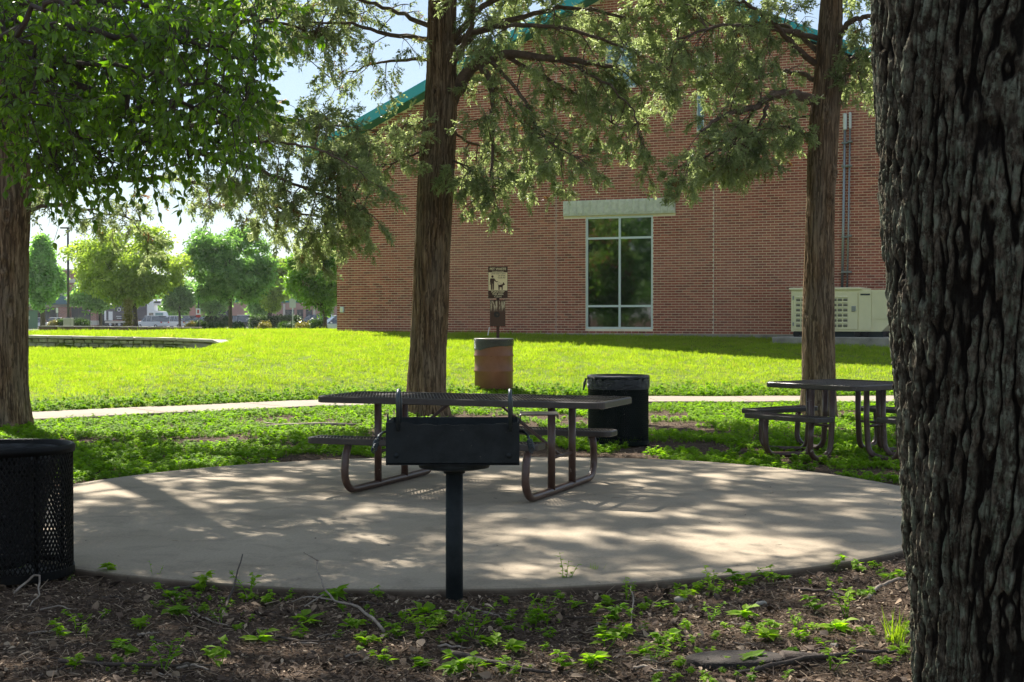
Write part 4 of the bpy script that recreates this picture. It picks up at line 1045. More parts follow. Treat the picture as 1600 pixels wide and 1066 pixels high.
# right
Y = 20.6; cz2 = gz(4.45, Y); rows = [(650, 1252, 1306), (600, 1256, 1304), (500, 1257, 1302), (400, 1259, 1301), (320, 1261, 1301), (250, 1262, 1304), (180, 1265, 1307), (120, 1271, 1310), (60, 1276, 1311), (0, 1281, 1312)]
axr, rdr = px_axis(rows, Y, cz2)
T = thing('cedar_tree', 'cedar trunk beside the square picnic table, in front of the generator', 'tree', group='cedar trees')
zs = np.concatenate([np.arange(cz2 - .1, 6.2, .02), np.arange(6.2, 12.5, .2)])
link('trunk', trunk_mesh('trunk', axr, rdr, 'bark_cedar', .014, 27, 1.1, 240, zs, ridge=True, knots=((-1.0, 3.1, .05), (-.7, 3.5, .04), (-1.6, 4.3, .05), (-.3, 4.6, .06)), flare=.10), T)
cr = Crown()
limbs_px(cr, [
 ([(1275,158,0),(1245,148,-.3),(1210,150,-.5),(1180,168,-.8),(1130,180,-1.1),(1095,205,-1.3)], .085, .018, dict(start=.35, per=3.2, bl=.7, droop=.7, dens=32)),
 ([(1200,152,-.5),(1190,190,-.7),(1150,225,-.9),(1095,245,-1.1),(1065,265,-1.2)], .03, .010, dict(start=.1, per=4.2, bl=.5, droop=.5, dens=44)),
 ([(1180,168,-.8),(1160,205,-.4),(1130,240,-.3),(1110,262,-.3)], .022, .008, dict(start=.1, per=4.6, bl=.45, droop=.5, dens=44)),
 ([(1275,100,0),(1240,70,-.3),(1200,30,-.6),(1160,0,-.8)], .05, .02, dict(start=.3, per=2.6, bl=.8, droop=.6, dens=28)),
 ([(1272,125,.1),(1230,112,.4),(1160,125,.6),(1070,95,.7),(1000,112,.8)], .04, .012, dict(start=.25, per=3.0, bl=.75, droop=.7, dens=30)),
 ([(1276,60,0),(1215,45,-.5),(1130,40,-1.),(1060,60,-1.3)], .045, .012, dict(start=.3, per=3.0, bl=.8, droop=.7, dens=30)),
 ([(1276,80,0),(1225,40,.4),(1180,48,.6),(1120,75,.9),(1080,130,1.1)], .04, .010, dict(start=.3, per=3.2, bl=.7, droop=.8, dens=32)),
 ([(1268,180,0),(1225,190,.3),(1180,200,.5),(1140,195,.6)], .02, .007, dict(start=.15, per=3.6, bl=.5, droop=.6, dens=36)),
 ([(1268,235,0),(1250,205,-.3),(1220,198,-.5),(1190,215,-.6)], .018, .006, dict(start=.3, per=3.8, bl=.45, droop=.7, dens=36)),
 ([(1305,108,0),(1330,92,.1),(1365,84,.2),(1420,90,.3)], .05, .02, dict(start=.3, per=3.4, bl=.6, droop=.8, dens=36)),
 ([(1303,75,0),(1330,35,-.4),(1375,25,-.7),(1430,20,-1)], .05, .02, dict(start=.3, per=3.0, bl=.7, droop=.8, dens=30)),
 ([(1303,132,0),(1325,115,.3),(1355,112,.5),(1400,125,.7)], .03, .01, dict(start=.3, per=4.0, bl=.5, droop=.8, dens=36)),
], Y)
cr.fill([(1262,0),(1030,0),(1020,90),(1060,150),(1120,215),(1262,205)], Y, (-1.3, 1.3), 72, tl=0.24, dens=32)
cr.fill([(1180,190),(1110,195),(1040,255),(1045,290),(1110,285),(1170,275),(1262,215)], Y, (-1.2, -.2), 25, tl=0.19, dens=47)
cr.fill([(1305,0),(1420,0),(1420,150),(1340,160),(1306,130)], Y, (-.8, .9), 29, tl=0.23, dens=34)
upper(cr, 4.7, Y, 6.2, 12.5, 44, 4.0, r_hi=1.3, dens=26)
cr.build(T)

# left
Y = 18.9; cz3 = gz(-6.7, Y); rows = [(665, -24, 44), (600, -18, 38), (500, -16, 38), (400, -14, 40), (300, -14, 46), (200, -12, 43), (100, -10, 40), (0, -8, 38)]
axl, rdl = px_axis(rows, Y, cz3)
T = thing('cedar_tree', 'knotty cedar trunk at the left edge beside the footpath', 'tree', group='cedar trees')
zs = np.concatenate([np.arange(cz3 - .1, 6, .02), np.arange(6, 12, .2)])
link('trunk', trunk_mesh('trunk', axl, rdl, 'bark_cedar', .015, 27, 1.1, 260, zs, ridge=True, knots=((-1.5, 2.1, .06), (-1.1, 1.55, .07), (-1.25, 3.05, .06), (-1.0, 3.35, .05), (-1.35, 2.75, .05)), flare=.15), T)
cr = Crown()
limbs_px(cr, [
 ([(38,262,0),(70,245,-.1),(130,215,-.2),(220,215,-.1),(320,240,.2),(395,262,.3),(470,292,.4),(540,318,.4)], .07, .012, dict(start=.45, per=3.6, bl=.75, droop=.6, dens=34)),
 ([(38,290,.1),(120,285,.5),(250,280,.8),(380,298,.9),(450,330,1.),(530,345,1.)], .05, .010, dict(start=.5, per=3.6, bl=.65, droop=.6, dens=34)),
 ([(220,215,-.1),(320,195,.6),(400,182,.9),(480,190,1.1),(560,200,1.2)], .04, .010, dict(start=.3, per=4.0, bl=.7, droop=.3, dens=38, up=.3)),
 ([(380,298,.9),(420,330,1.1),(470,365,1.2),(505,372,1.2)], .025, .008, dict(start=.1, per=4.0, bl=.55, droop=.5, dens=38)),
 ([(38,330,0),(90,320,.2),(150,330,.4),(220,345,.5)], .03, .008, dict(start=.2, per=2.6, bl=.6, droop=.7, dens=22)),
 ([(36,120,0),(150,70,.5),(300,40,1.),(430,35,1.3),(500,60,1.4)], .06, .012, dict(start=.4, per=2.8, bl=.7, droop=.7, dens=26)),
 ([(36,60,0),(160,10,-.5),(300,-10,-.6)], .05, .012, dict(start=.3, per=2.5, bl=.9, dens=24)),
 ([(300,240,.2),(380,225,.0),(440,222,-.2),(500,235,-.3),(560,262,-.4)], .03, .008, dict(start=.3, per=3.6, bl=.6, droop=.5, dens=34)),
 ([(470,292,.4),(520,300,.5),(555,315,.5),(575,335,.5)], .02, .006, dict(start=.1, per=4.4, bl=.45, droop=.5, dens=38)),
], Y)
cr.fill([(380,190),(450,165),(540,180),(600,215),(590,260),(540,275),(440,250),(380,240)], Y, (-.2, 1.4), 39, tl=0.22, dens=41)
cr.fill([(330,260),(440,270),(560,300),(575,350),(530,385),(470,395),(430,350),(370,330)], Y, (-.1, 1.4), 32, tl=0.20, dens=38)
cr.fill([(50,270),(200,300),(330,300),(330,340),(200,350),(50,350)], Y, (-.4, 1.2), 25, tl=0.22, dens=28)
cr.fill([(420,0),(560,0),(540,50),(470,80),(425,70)], Y, (.6, 1.8), 25, tl=0.22, dens=32)
cr.fill([(0,0),(420,0),(420,200),(60,240)], Y, (-.6, 1.6), 51, tl=0.26, dens=28)
upper(cr, -6.5, Y, 5.6, 13, 44, 4.4, r_hi=1.5, dens=23)
cr.build(T)

# ------------------------------------------------------------------ big near trunk on the right
T = thing('old_tree', 'huge deeply furrowed trunk with grey green lichen filling the right edge', 'tree')
NY = 4.55; ng = gz(1.65, NY)
def axn(Z): return 1.655 + .0 * Z - .045 * (Z - .5) + .008 * np.sin(Z * 2.2), NY + 0 * Z
def rdn(Z): return .405 - .006 * np.clip(Z, 0, 3) + 0 * Z
# left outline measured from the photograph
oy = [(1066, 1436), (940, 1430), (860, 1420), (700, 1411), (600, 1402), (500, 1394), (400, 1385), (300, 1377), (200, 1372), (100, 1366), (0, 1362)]
oz = sorted([(CAM_H + (495 - y) * NY / FPX, (x - 800) * NY / FPX) for y, x in oy]); zz_, xx_ = [a for a, _ in oz], [b for _, b in oz]
def axn(Z): return np.interp(Z, zz_, xx_) + .437 + np.where(Z > zz_[-1], -(Z - zz_[-1]) * .03, 0), NY + 0 * Z
def rdn(Z): return np.where(Z > 3, .405 - (Z - 3) * .035, .405)
zs = np.concatenate([np.arange(ng - .1, 2.62, .0052), np.arange(2.65, 8, .12)])
link('trunk', trunk_mesh('trunk', axn, rdn, 'bark_lichen', .024, 32, 2.6, 760, zs, ridge=True, twist=-.34, flare=.06, lobes=.02), T)
elm_leafp = []
for v_ in range(4):
    m = MB(); blade(m, np.zeros(3), np.array((1., 0, random.uniform(-.1, .1))), Z3, .068, .038, random.uniform(.0, .02), 2); elm_leafp.append(proto('leaf', MATS['elm_leaf'], m))
cr = Crown(); LE = {'p': [], 'r': [], 's': []}
def shoot(cr, q, d, l, leaves, droop, out):
    n = 5; pts = [q]
    for k_ in range(n): d = d + rv(.16) - Z3 * droop / n; d /= np.linalg.norm(d); pts.append(pts[-1] + d * l / n)
    cr.fine.tube(pts, np.linspace(.0035, .0012, n + 1), 3, False)
    for k_ in range(int(l * leaves)):
        f = random.uniform(.05, 1) * n; a = int(min(f, n - .001)); p = lerp(pts[a], pts[a+1], f - a); dr = (pts[a+1] - pts[a]) * n / l
        out['p'].append(p); out['r'].append(rot_to(dr * .6 + rv(.55) - Z3 * .75)); out['s'].append(random.uniform(.6, 1.2))
def elm_fill(cr, poly, dr, n, out, bl=.42, leaves=34):
    poly = np.array(poly, float); lo, hi = poly.min(0), poly.max(0); N = np.array(cr.cl); c = 0
    while c < n:
        x, y = random.uniform(lo[0], hi[0]), random.uniform(lo[1], hi[1]); ins = False; j = len(poly) - 1
        for i in range(len(poly)):
            if (poly[i][1] > y) != (poly[j][1] > y) and x < (poly[j][0] - poly[i][0]) * (y - poly[i][1]) / (poly[j][1] - poly[i][1]) + poly[i][0]: ins = not ins
            j = i
        if not ins: continue
        c += 1; t = np.array(W(x, y, random.uniform(*dr))); a = N[int(np.argmin(((N - t) ** 2).sum(1) + RNG.uniform(0, .12, len(N))))]; L = np.linalg.norm(t - a)
        if L > 1.5: a = t + (a - t) * 1.5 / L
        P = catmull([a, (a + t) / 2 + rv(.06) + Z3 * .05, t], 4); cr.fine.tube(P, np.linspace(.006, .0028, len(P)), 4, False)
        for k_ in range(3): d = (P[-1] - P[-2]) * 4 + rv(.5); shoot(cr, P[-1 - k_], d / np.linalg.norm(d), bl * random.uniform(.6, 1.2), leaves, random.uniform(.3, 1.3), out)
def elm_branch(cr, P, r0, r1, per=9, bl=.55, leaves=22, out=LE, start=.15, up=.1, droop=.7, dep=.5):
    c = catmull(P, 6); L = np.concatenate([[0], np.cumsum(np.linalg.norm(np.diff(c, axis=0), axis=1))]); T_ = L[-1]
    c[1:-1] += np.array([rv(.03) for _ in range(len(c) - 2)]); cr.cl += [tuple(v) for v in c]
    cr.wood.tube(c, np.linspace(r0 * .8, r1 * .8, len(c)), 7, False)
    for i in range(int(T_ * per)):
        t = lerp(start, 1, random.random()) * T_; q = np.array([np.interp(t, L, c[:, a]) for a in range(3)])
        d = rv() * np.array((1, dep * 1.6, .7)); d[2] += up; d /= np.linalg.norm(d); l = random.uniform(.5, 1.3) * bl; n = 5; pts = [q]
        for k_ in range(n): d = d + rv(.16) - Z3 * droop / n; d /= np.linalg.norm(d); pts.append(pts[-1] + d * l / n)
        cr.fine.tube(pts, np.linspace(.004, .0012, n + 1), 3, False)
        for k_ in range(int(l * leaves)):
            f = random.uniform(.12, 1) * n; a = int(min(f, n - .001)); p = lerp(pts[a], pts[a+1], f - a); dr = (pts[a+1] - pts[a]) * n / l
            out['p'].append(p); out['r'].append(rot_to(dr * .6 + rv(.55) - Z3 * .75)); out['s'].append(random.uniform(.6, 1.2))
# its canopy spreads over the foreground, above the picture
for i in range(11):
    a = i * 2.4; L = random.uniform(2.2, 4.2)
    if math.cos(a) < -.35: continue
    L = L; z = random.uniform(4.6, 7.5); p = np.array((1.8, NY, z)); d = np.array((math.cos(a), math.sin(a), 0))
    elm_branch(cr, [p, p + d * L * .35 + Z3 * .5, p + d * L * .7 + Z3 * .8, p + d * L + Z3 * .7], .07, .015, per=5.0, bl=.9, leaves=20)
w = cr.wood.build('branch', MATS['limb_dark'], T, True, kind='stuff'); cr.fine.build('twig', MATS['limb_dark'], w, kind='stuff')
scatter('crown', LE['p'], LE['r'], LE['s'], elm_leafp, T)

# ------------------------------------------------------------------ broadleaf boughs at the top left (trunk just outside the picture)
T = thing('hackberry_tree', 'broadleaf tree with glossy pointed green leaves hanging into the top left', 'tree')
EX, EY = -5.4, 11.2; eg = gz(EX, EY)
link('trunk', trunk_mesh('trunk', lambda Z: (EX + .05 * Z, EY + 0 * Z), lambda Z: .24 - .012 * Z, 'bark_lichen', .02, 12, 2., 90, np.arange(eg - .1, 7.5, .05), ridge=True), T)
cr = Crown(); LE = {'p': [], 'r': [], 's': []}
def B_(P, r0, r1, **kw): elm_branch(cr, [W(x, y, d) for x, y, d in P], r0, r1, out=LE, **kw)
base = (-200, 260, 11.2)
B_([base, (-60,200,11), (60,120,10.6), (160,145,10.5), (235,165,10.6), (300,170,10.6), (370,195,10.7)], .05, .010, per=22, bl=.48)
B_([base, (-60,170,11.6), (60,160,11.5), (180,185,11.4), (280,195,11.3), (350,230,11.2)], .045, .010, per=20, bl=.46)
B_([(-180,120,11), (-40,60,10.5), (80,40,10.2), (200,60,10.2), (320,70,10.4), (400,95,10.6)], .05, .010, per=20, bl=.46)
B_([(-180,60,11.4), (-20,20,11.6), (120,0,11.8), (260,10,11.9), (380,25,12.), (440,20,12)], .05, .010, per=21, bl=.46)
B_([(60,120,10.6), (120,90,10.3), (220,110,10.2), (320,130,10.2), (390,150,10.3)], .028, .008, per=24, bl=.42)
B_([(180,185,11.4), (230,215,11.2), (300,235,11.2), (365,255,11.2)], .02, .006, per=22, bl=.30, droop=.9)
B_([(60,160,11.5), (110,205,11.3), (150,235,11.2), (170,270,11.2)], .02, .006, per=22, bl=.32, droop=.9)
B_([(0,150,11.2), (60,200,11.1), (80,240,11.1), (95,280,11.1)], .02, .006, per=18, bl=.34, droop=.9)
B_([(120,205,11.3), (200,245,11.5), (250,265,11.5)], .016, .005, per=20, bl=.28, droop=1.1)
B_([(-60,100,9.4), (40,30,9), (110,0,8.8), (160,-10,8.8)], .03, .008, per=16, bl=.42, droop=1.1)
B_([(-60,10,10), (20,60,9.8), (50,110,9.8), (40,160,9.8)], .03, .008, per=16, bl=.40, droop=1.)
B_([(-120,80,12.4), (60,90,12.6), (200,100,12.8), (330,110,12.9), (400,140,12.8)], .04, .010, per=20, bl=.5)
B_([(-120,160,12.6), (40,190,12.8), (120,150,12.9), (240,140,13)], .04, .010, per=18, bl=.5)
elm_fill(cr, [(-20,-20),(430,-20),(450,40),(405,60),(410,110),(395,150),(420,200),(385,240),(360,285),(320,270),(285,235),(240,250),(200,235),(150,225),(110,290),(60,270),(35,225),(-20,220)], (9.6, 12.8), 225, LE)
elm_fill(cr, [(-20,-20),(300,-20),(330,120),(200,160),(60,200),(-20,220)], (9.4, 13.0), 64, LE)
elm_fill(cr, [(60,250),(130,230),(230,240),(240,290),(190,300),(120,310),(70,300)], (10.8, 12), 34, LE, bl=.3)
# hanging shoots
for P in ([(150,0,8.9),(160,40,8.8),(168,75,8.8),(172,108,8.8)], [(240,240,11.2),(262,270,11.2),(275,300,11.2),(282,338,11.2)], [(120,270,11.2),(118,300,11.2),(100,330,11.2),(84,378,11.2)],
          [(372,85,10.4),(400,105,10.4),(425,112,10.4),(448,112,10.4)], [(395,60,10.6),(410,75,10.6),(415,90,10.6)], [(290,235,11.2),(300,265,11.2),(300,300,11.2)]):
    pts = catmull([W(x, y, d) for x, y, d in P], 4); cr.fine.tube(pts, .002, 3, False)
    for k_ in range(13):
        i = random.randint(1, len(pts) - 1); LE['p'].append(pts[i] + rv(.008)); LE['r'].append(rot_to((pts[i] - pts[i-1]) * 8 + rv(.6) - Z3 * .7)); LE['s'].append(random.uniform(.8, 1.25))
# higher boughs outside the picture that shade the pad
for i in range(10):
    a = R(-75) + i * R(150) / 10 + random.uniform(-.1, .1); L = random.uniform(2.4, 4.6); z = random.uniform(4.2, 7.4)
    p = np.array((EX + .3, EY, z * .8)); d = np.array((math.cos(a), math.sin(a), 0))
    elm_branch(cr, [p, p + d * L * .35 + Z3 * .7, p + d * L * .7 + Z3 * 1.3, p + d * L + Z3 * 1.4], .05, .012, per=5.0, bl=.9, leaves=20, out=LE, start=.3)
for i in range(13):
    a = R(-12) + i * R(88) / 13; L = random.uniform(3.8, 6.2); z = random.uniform(6.2, 8.4); p = np.array((EX + .3, EY, z * .85)); d = np.array((math.cos(a), math.sin(a), 0))
    elm_branch(cr, [p, p + d * L * .35 + Z3 * .8, p + d * L * .7 + Z3 * 1.3, p + d * L + Z3 * 1.4], .05, .012, per=4.2, bl=.8, leaves=15, out=LE, start=.35)
for i in range(12):
    q = np.array((random.uniform(-2.6, .3), random.uniform(12.6, 15.8), random.uniform(5.9, 7.4))); p = np.array((EX + .25, EY, random.uniform(4.2, 5.6)))
    elm_branch(cr, [p, lerp(p, q, .35) + Z3 * .5, lerp(p, q, .7) + Z3 * .5, q], .05, .012, per=4.4, bl=.75, leaves=20, out=LE, start=.5)
w = cr.wood.build('branch', MATS['limb_dark'], T, True, kind='stuff'); cr.fine.build('twig', MATS['limb_dark'], w, kind='stuff')
P_ = np.array(LE['p']); rr_ = np.array(LE['r']); s_ = np.array(LE['s'])
xs_ = P_[:, 0] / P_[:, 1] * FPX + 800; ys_ = 495 - (P_[:, 2] - CAM_H) / P_[:, 1] * FPX
vis = (xs_ > 5) & (xs_ < 460) & (ys_ > 5) & (ys_ < 420); order = np.argsort(np.where(vis, P_[:, 1] / s_, 1e9))[:300]
for i in order:
    o = link('leaf', elm_leafp[i % 4].data, T, loc=P_[i], rot=rr_[i]); o.scale = (s_[i],) * 3
keep = np.ones(len(P_), bool); keep[order] = False
scatter('crown', P_[keep], rr_[keep], s_[keep], elm_leafp, T)
# ------------------------------------------------------------------ trees across the lawn and the car park
def clump_proto(m, n, spread, L, w):
    b = MB()
    for i in range(n):
        p = rv(spread); blade(b, p, rv() - Z3 * .4, rv() + Z3, L * random.uniform(.6, 1.3), w * random.uniform(.7, 1.2))
    return proto('leaf_clump', MATS[m], b)
CP = {m: [clump_proto(m, 11, .15, .20, .115) for _ in range(3)] for m in ('far_leaf_a', 'far_leaf_b', 'far_leaf_c', 'myrtle_leaf')}
CP['hedge_leaf'] = [clump_proto('hedge_leaf', 18, .07, .08, .045) for _ in range(3)]
CP['shrub_yellow'] = [clump_proto('shrub_yellow', 18, .07, .08, .045) for _ in range(3)]
CP['pink_flower'] = [clump_proto('pink_flower', 16, .07, .06, .05) for _ in range(2)]
CP['dark_red_flower'] = [clump_proto('dark_red_flower', 16, .09, .07, .06) for _ in range(2)]
def blob_points(cx, cy, zb, zt, wid, n, shape='round', seed=0):
    """leaf clump positions gathered into uneven sub-clumps, with gaps"""
    H = zt - zb; out = []; rg = np.random.default_rng(seed); K = int(44 + wid * 7)
    cs = []
    for i in range(K):
        u = rg.normal(size=3); u /= np.linalg.norm(u); f = rg.uniform(.45, .93); z = .5 + .5 * u[2] * f
        if shape == 'cone': w_ = 1.05 * (1 - z) ** .75 + .08; q = (u[0] * f * w_, u[1] * f * w_, z)
        elif shape == 'umbrella': w_ = .35 + .75 * math.sqrt(max(0, math.sin(min(z, .98) * math.pi * .72))); q = (u[0] * f * w_, u[1] * f * w_, z)
        else: q = (u[0] * f, u[1] * f, z)
        cs.append((cx + q[0] * wid / 2, cy + q[1] * wid / 2, zb + q[2] * H, rg.uniform(.055, .125) * wid))
    per = n // K
    for x, y, z, r in cs:
        p = rg.normal(size=(per, 3)); p /= np.linalg.norm(p, axis=1)[:, None]; p *= (rg.uniform(0, 1, (per, 1)) ** .45) * r * np.array((1, 1, .72))
        out.append(p + (x, y, z))
    return np.concatenate(out), cs
def far_tree(name, label, px, Y, crown_px, ybase, m, shape='round', n=2600, trunk_w=5, sc=1.0, flowers=None, multi=1, group='trees across the car park', zfloor=None, seed=None):
    x0, x1, yt, yb = crown_px; k_ = Y / FPX; X = (px - 800) * k_; cx = ((x0 + x1) / 2 - 800) * k_
    zt, zb = CAM_H + (495 - yt) * k_, CAM_H + (495 - yb) * k_; g0 = gz(X, Y)
    t = thing(name, label, 'tree', group=group)
    pts, cs = blob_points(cx, Y, zb, zt, (x1 - x0) * k_, int(n * 1.05), shape, seed or int(px) + 5)
    mb = MB(); r = trunk_w * k_ / 2; top = lerp(zb, zt, .55)
    for q in range(multi):
        ox = (q - (multi - 1) / 2) * r * 2.4
        mb.tube([(X + ox, Y, g0 - .2), (X + ox * 1.1, Y, lerp(g0, zb, .6)), (lerp(X, cx, .4) + ox * 3, Y, lerp(zb, zt, .25)), (cx + ox * 5, Y, top)], [r * 1.25, r, r * .75, r * .25], 9)
    mb.build('trunk', MATS['far_bark'], t, True)
    br = MB()
    for c in cs[:22]: br.tube([(lerp(X, cx, .3), Y, lerp(zb, zt, random.uniform(.0, .3))), (lerp(X, c[0], .55), lerp(Y, c[1], .5), lerp(zb, c[2], .55)), c[:3]], [r * .4, r * .25, r * .08], 5, False)
    br.build('branch', MATS['far_bark'], t, True, kind='stuff')
    rots = RNG.uniform(-3.14, 3.14, (len(pts), 3)); rots[:, :2] *= .35
    cw = scatter('crown', pts, rots, RNG.uniform(.7, 1.35, len(pts)) * sc, CP[m], t)
    if flowers:
        f, nf = flowers; ids = RNG.choice(len(pts), nf, replace=False); cen = np.array((cx, Y, (zb + zt) / 2)); q = cen + (pts[ids] - cen) * 1.06
        scatter('blossom', q, rots[ids], RNG.uniform(.5, 1.1, nf) * sc, CP[f], t)
    return t
far_tree('round_tree', 'broad rounded olive green tree in front of the white truck', 212, 104, (116, 288, 352, 483), 512, 'far_leaf_a', 'umbrella', 3400, 7, 1.15)
far_tree('oak_tree', 'dense dark green oval tree with a single slim trunk', 360, 108, (286, 432, 348, 477), 511, 'far_leaf_b', 'round', 3400, 6, 1.15)
far_tree('young_cypress', 'fresh green drooping conical tree beside the street lamp', 67, 128, (22, 110, 368, 487), 505, 'far_leaf_c', 'cone', 2600, 8, 1.3)
far_tree('small_tree', 'small dark tree between the street lamp and the round tree', 158, 150, (112, 180, 436, 484), 508, 'far_leaf_b', 'round', 1500, 4, 1.3)
far_tree('small_tree', 'small dark green tree standing right of the white truck cab', 281, 165, (250, 306, 432, 487), 508, 'far_leaf_b', 'round', 1400, 4, 1.4)
far_tree('small_tree', 'small pale tree behind the red and white sign', 329, 170, (300, 362, 440, 492), 508, 'far_leaf_c', 'round', 1300, 4, 1.4)
far_tree('light_tree', 'pale yellow green tree right of the dense oval tree', 421, 150, (396, 462, 395, 486), 508, 'far_leaf_a', 'round', 2200, 7, 1.4)
far_tree('light_tree', 'slender pale trunk and light crown just left of the yellow green tree', 406, 162, (384, 432, 430, 494), 508, 'far_leaf_c', 'round', 1200, 4, 1.4)
far_tree('crepe_myrtle', 'crepe myrtle with pink blossoms at the left corner of the brick hall', 508, 72, (446, 550, 366, 492), 512, 'myrtle_leaf', 'round', 3600, 6, .72, ('pink_flower', 130))
# trees that the tall window mirrors, outside the picture on the left
def side_tree(name, label, X, Y, wid, zb, zt, m, n, fl=None, sd_=3):
    t = thing(name, label, 'tree', group='trees outside the picture mirrored in the tall window'); g0 = gz(X, Y)
    MB().tube([(X, Y, g0 - .2), (X + .1, Y, zb), (X, Y, lerp(zb, zt, .6))], [.18, .13, .04], 9).build('trunk', MATS['far_bark'], t, True)
    pts, cs = blob_points(X, Y, zb, zt, wid, n, 'round', sd_); rots = RNG.uniform(-3.1, 3.1, (len(pts), 3))
    scatter('crown', pts, rots, RNG.uniform(.7, 1.3, len(pts)), CP[m], t)
    if fl: ids = RNG.choice(len(pts), fl[1], replace=False); scatter('blossom', pts[ids] * (1, 1, 1) + (0, 0, .05), rots[ids], RNG.uniform(.7, 1.2, fl[1]), CP[fl[0]], t)
side_tree('crepe_myrtle', 'crepe myrtle with dark red blossoms mirrored in the left panes of the tall window', -13.6, 23.2, 4.6, 1.0, 6.2, 'myrtle_leaf', 2600, ('dark_red_flower', 1300))
side_tree('round_tree', 'broadleaf tree mirrored in the right panes of the tall window', -20.5, 14.5, 10, .6, 9.5, 'far_leaf_b', 3600, None, 5)
# far line of trees closing the gaps
pts = []
for i in range(46):
    X = lerp(-128, -22, i / 45) ; Y_ = 285 + random.uniform(-12, 12); h = random.uniform(4.5, 8.5)
    p, _ = blob_points(X, Y_, 0, h, random.uniform(7, 11), 420, 'round', i + 50); pts.append(p)
pts = np.concatenate(pts); scatter('treeline', pts, RNG.uniform(-3, 3, (len(pts), 3)), RNG.uniform(2.2, 3.6, len(pts)), CP['far_leaf_c'], label='hazy line of trees beyond the car park')

# shrubs and hedges
def shrub(name, label, x0, x1, yt, yb, Y, m, group='low shrubs along the car park', box=False, cat='shrub'):
    k_ = Y / FPX; w_ = (x1 - x0) * k_; X = ((x0 + x1) / 2 - 800) * k_; zt = CAM_H + (495 - yt) * k_; z0 = min(CAM_H + (495 - yb) * k_, zt - .2) ; dpt = min(w_, 1.4)
    n = int(np.clip(w_ * (zt - z0) * dpt * 160, 160, 1500)); p = RNG.uniform(-1, 1, (n, 3)); 
    if not box: p /= np.maximum(1, np.linalg.norm(p, axis=1))[:, None]
    p = p * (w_ / 2, dpt / 2, (zt - z0) / 2) + (X, Y, (zt + z0) / 2)
    t = thing(name, label, cat, group=group)
    st = MB(); g0 = gz(X, Y)
    for q in range(3): st.tube([(X + (q - 1) * w_ * .2, Y, min(g0, z0) - .1), (X + (q - 1) * w_ * .25, Y, zt - .15)], .02, 5)
    st.build('stem', MATS['far_bark'], t, True)
    scatter('foliage', p, RNG.uniform(-3, 3, (n, 3)), RNG.uniform(.8, 1.5, n) * max(1, Y / 90), CP[m], t)
shrub('clipped_shrub', 'rounded dark green shrub just left of the lamp base', 92, 103, 501, 513, 112, 'hedge_leaf')
shrub('clipped_shrub', 'wide rounded dark green shrub just right of the lamp base', 114, 137, 500, 513, 112, 'hedge_leaf')
shrub('golden_shrub', 'small yellow shrub beside the white sedan', 79, 92, 504, 513, 112, 'shrub_yellow')
shrub('ivy_column', 'upright yellow green leafy sapling beside the round tree trunk', 196, 205, 470, 514, 101, 'shrub_yellow', box=True, cat='sapling')
shrub('golden_shrub', 'small yellow shrub right of the silver cars', 293, 306, 507, 514, 104, 'shrub_yellow')
shrub('clipped_shrub', 'small dark shrub under the red and white sign', 305, 321, 504, 514, 104, 'hedge_leaf')
shrub('clipped_shrub', 'clipped shrub in the row left of the oval tree trunk', 325, 350, 505, 514, 104, 'hedge_leaf')
shrub('clipped_shrub', 'clipped shrub in the row right of the oval tree trunk', 366, 380, 506, 514, 104, 'hedge_leaf')
shrub('golden_shrub', 'tiny pale shrub left of the grey sign post', 407, 420, 507, 514, 98, 'shrub_yellow')
shrub('clipped_shrub', 'pale clipped shrub around the grey sign post', 435, 463, 506, 514, 96, 'hedge_leaf')
shrub('golden_shrub', 'pale pinkish shrub left of the crepe myrtle', 463, 489, 507, 514, 90, 'shrub_yellow')
shrub('clipped_shrub', 'rounded shrub at the foot of the crepe myrtle', 486, 507, 500, 514, 86, 'hedge_leaf')
shrub('long_hedge', 'long dark clipped hedge in front of the far shops', 392, 466, 496, 510, 150, 'hedge_leaf', box=True, cat='hedge', group='hedges by the shops')
shrub('long_hedge', 'clipped hedge behind the dark cars', 322, 356, 497, 508, 170, 'hedge_leaf', box=True, cat='hedge', group='hedges by the shops')

# ------------------------------------------------------------------ far shops
for nm, col in (('band_cream', (.60, .55, .46)), ('awning_teal', (.05, .13, .15)), ('shop_dark', (.02, .024, .026)), ('shop_glass', (.03, .045, .05)), ('pink_brick', (.42, .24, .20)), ('white_paint', (.78, .78, .78)),
                ('silver_paint', (.58, .61, .64)), ('blue_paint', (.03, .05, .10)), ('dark_paint', (.02, .025, .035)), ('tyre', (.015, .015, .015)), ('tail_red', (.45, .02, .015)), ('pole_dark', (.05, .05, .055)), ('sign_white', (.75, .75, .74)),
                ('sign_red', (.5, .04, .03)), ('box_green', (.12, .19, .155)), ('trailer_grey', (.10, .09, .10)), ('logo_blue', (.03, .06, .25)), ('sign_grey', (.42, .43, .43)), ('lamp_concrete', (.42, .38, .36))):
    mat(nm, col, .2 if 'glass' in nm or 'paint' in nm and nm != 'white_paint' else .5)
def f_neon(k):
    k.b.inputs['Emission Color'].default_value = (.75, .12, .9, 1); k.b.inputs['Emission Strength'].default_value = 1.2
mat('neon_purple', (.4, .05, .5), f=f_neon)
Ys = 232; ks = Ys / FPX
def fx(px): return (px - 800) * ks
def fz(py): return CAM_H + (495 - py) * ks
Bs = thing('shop_building', 'far red brick shop with cream bands, teal awning and dark shopfront', 'building')
gs = -.5
MB().bbox(fx(-30), fx(176), Ys, Ys + 20, gs, fz(422)).build('wall', MATS['far_brick'], Bs)
for a_, b_ in ((436, 442), (455, 461), (476, 480), (421, 423)): MB().bbox(fx(-30), fx(177), Ys - .25, Ys - .01, fz(b_), fz(a_)).build('cream_band', MATS['band_cream'], Bs)
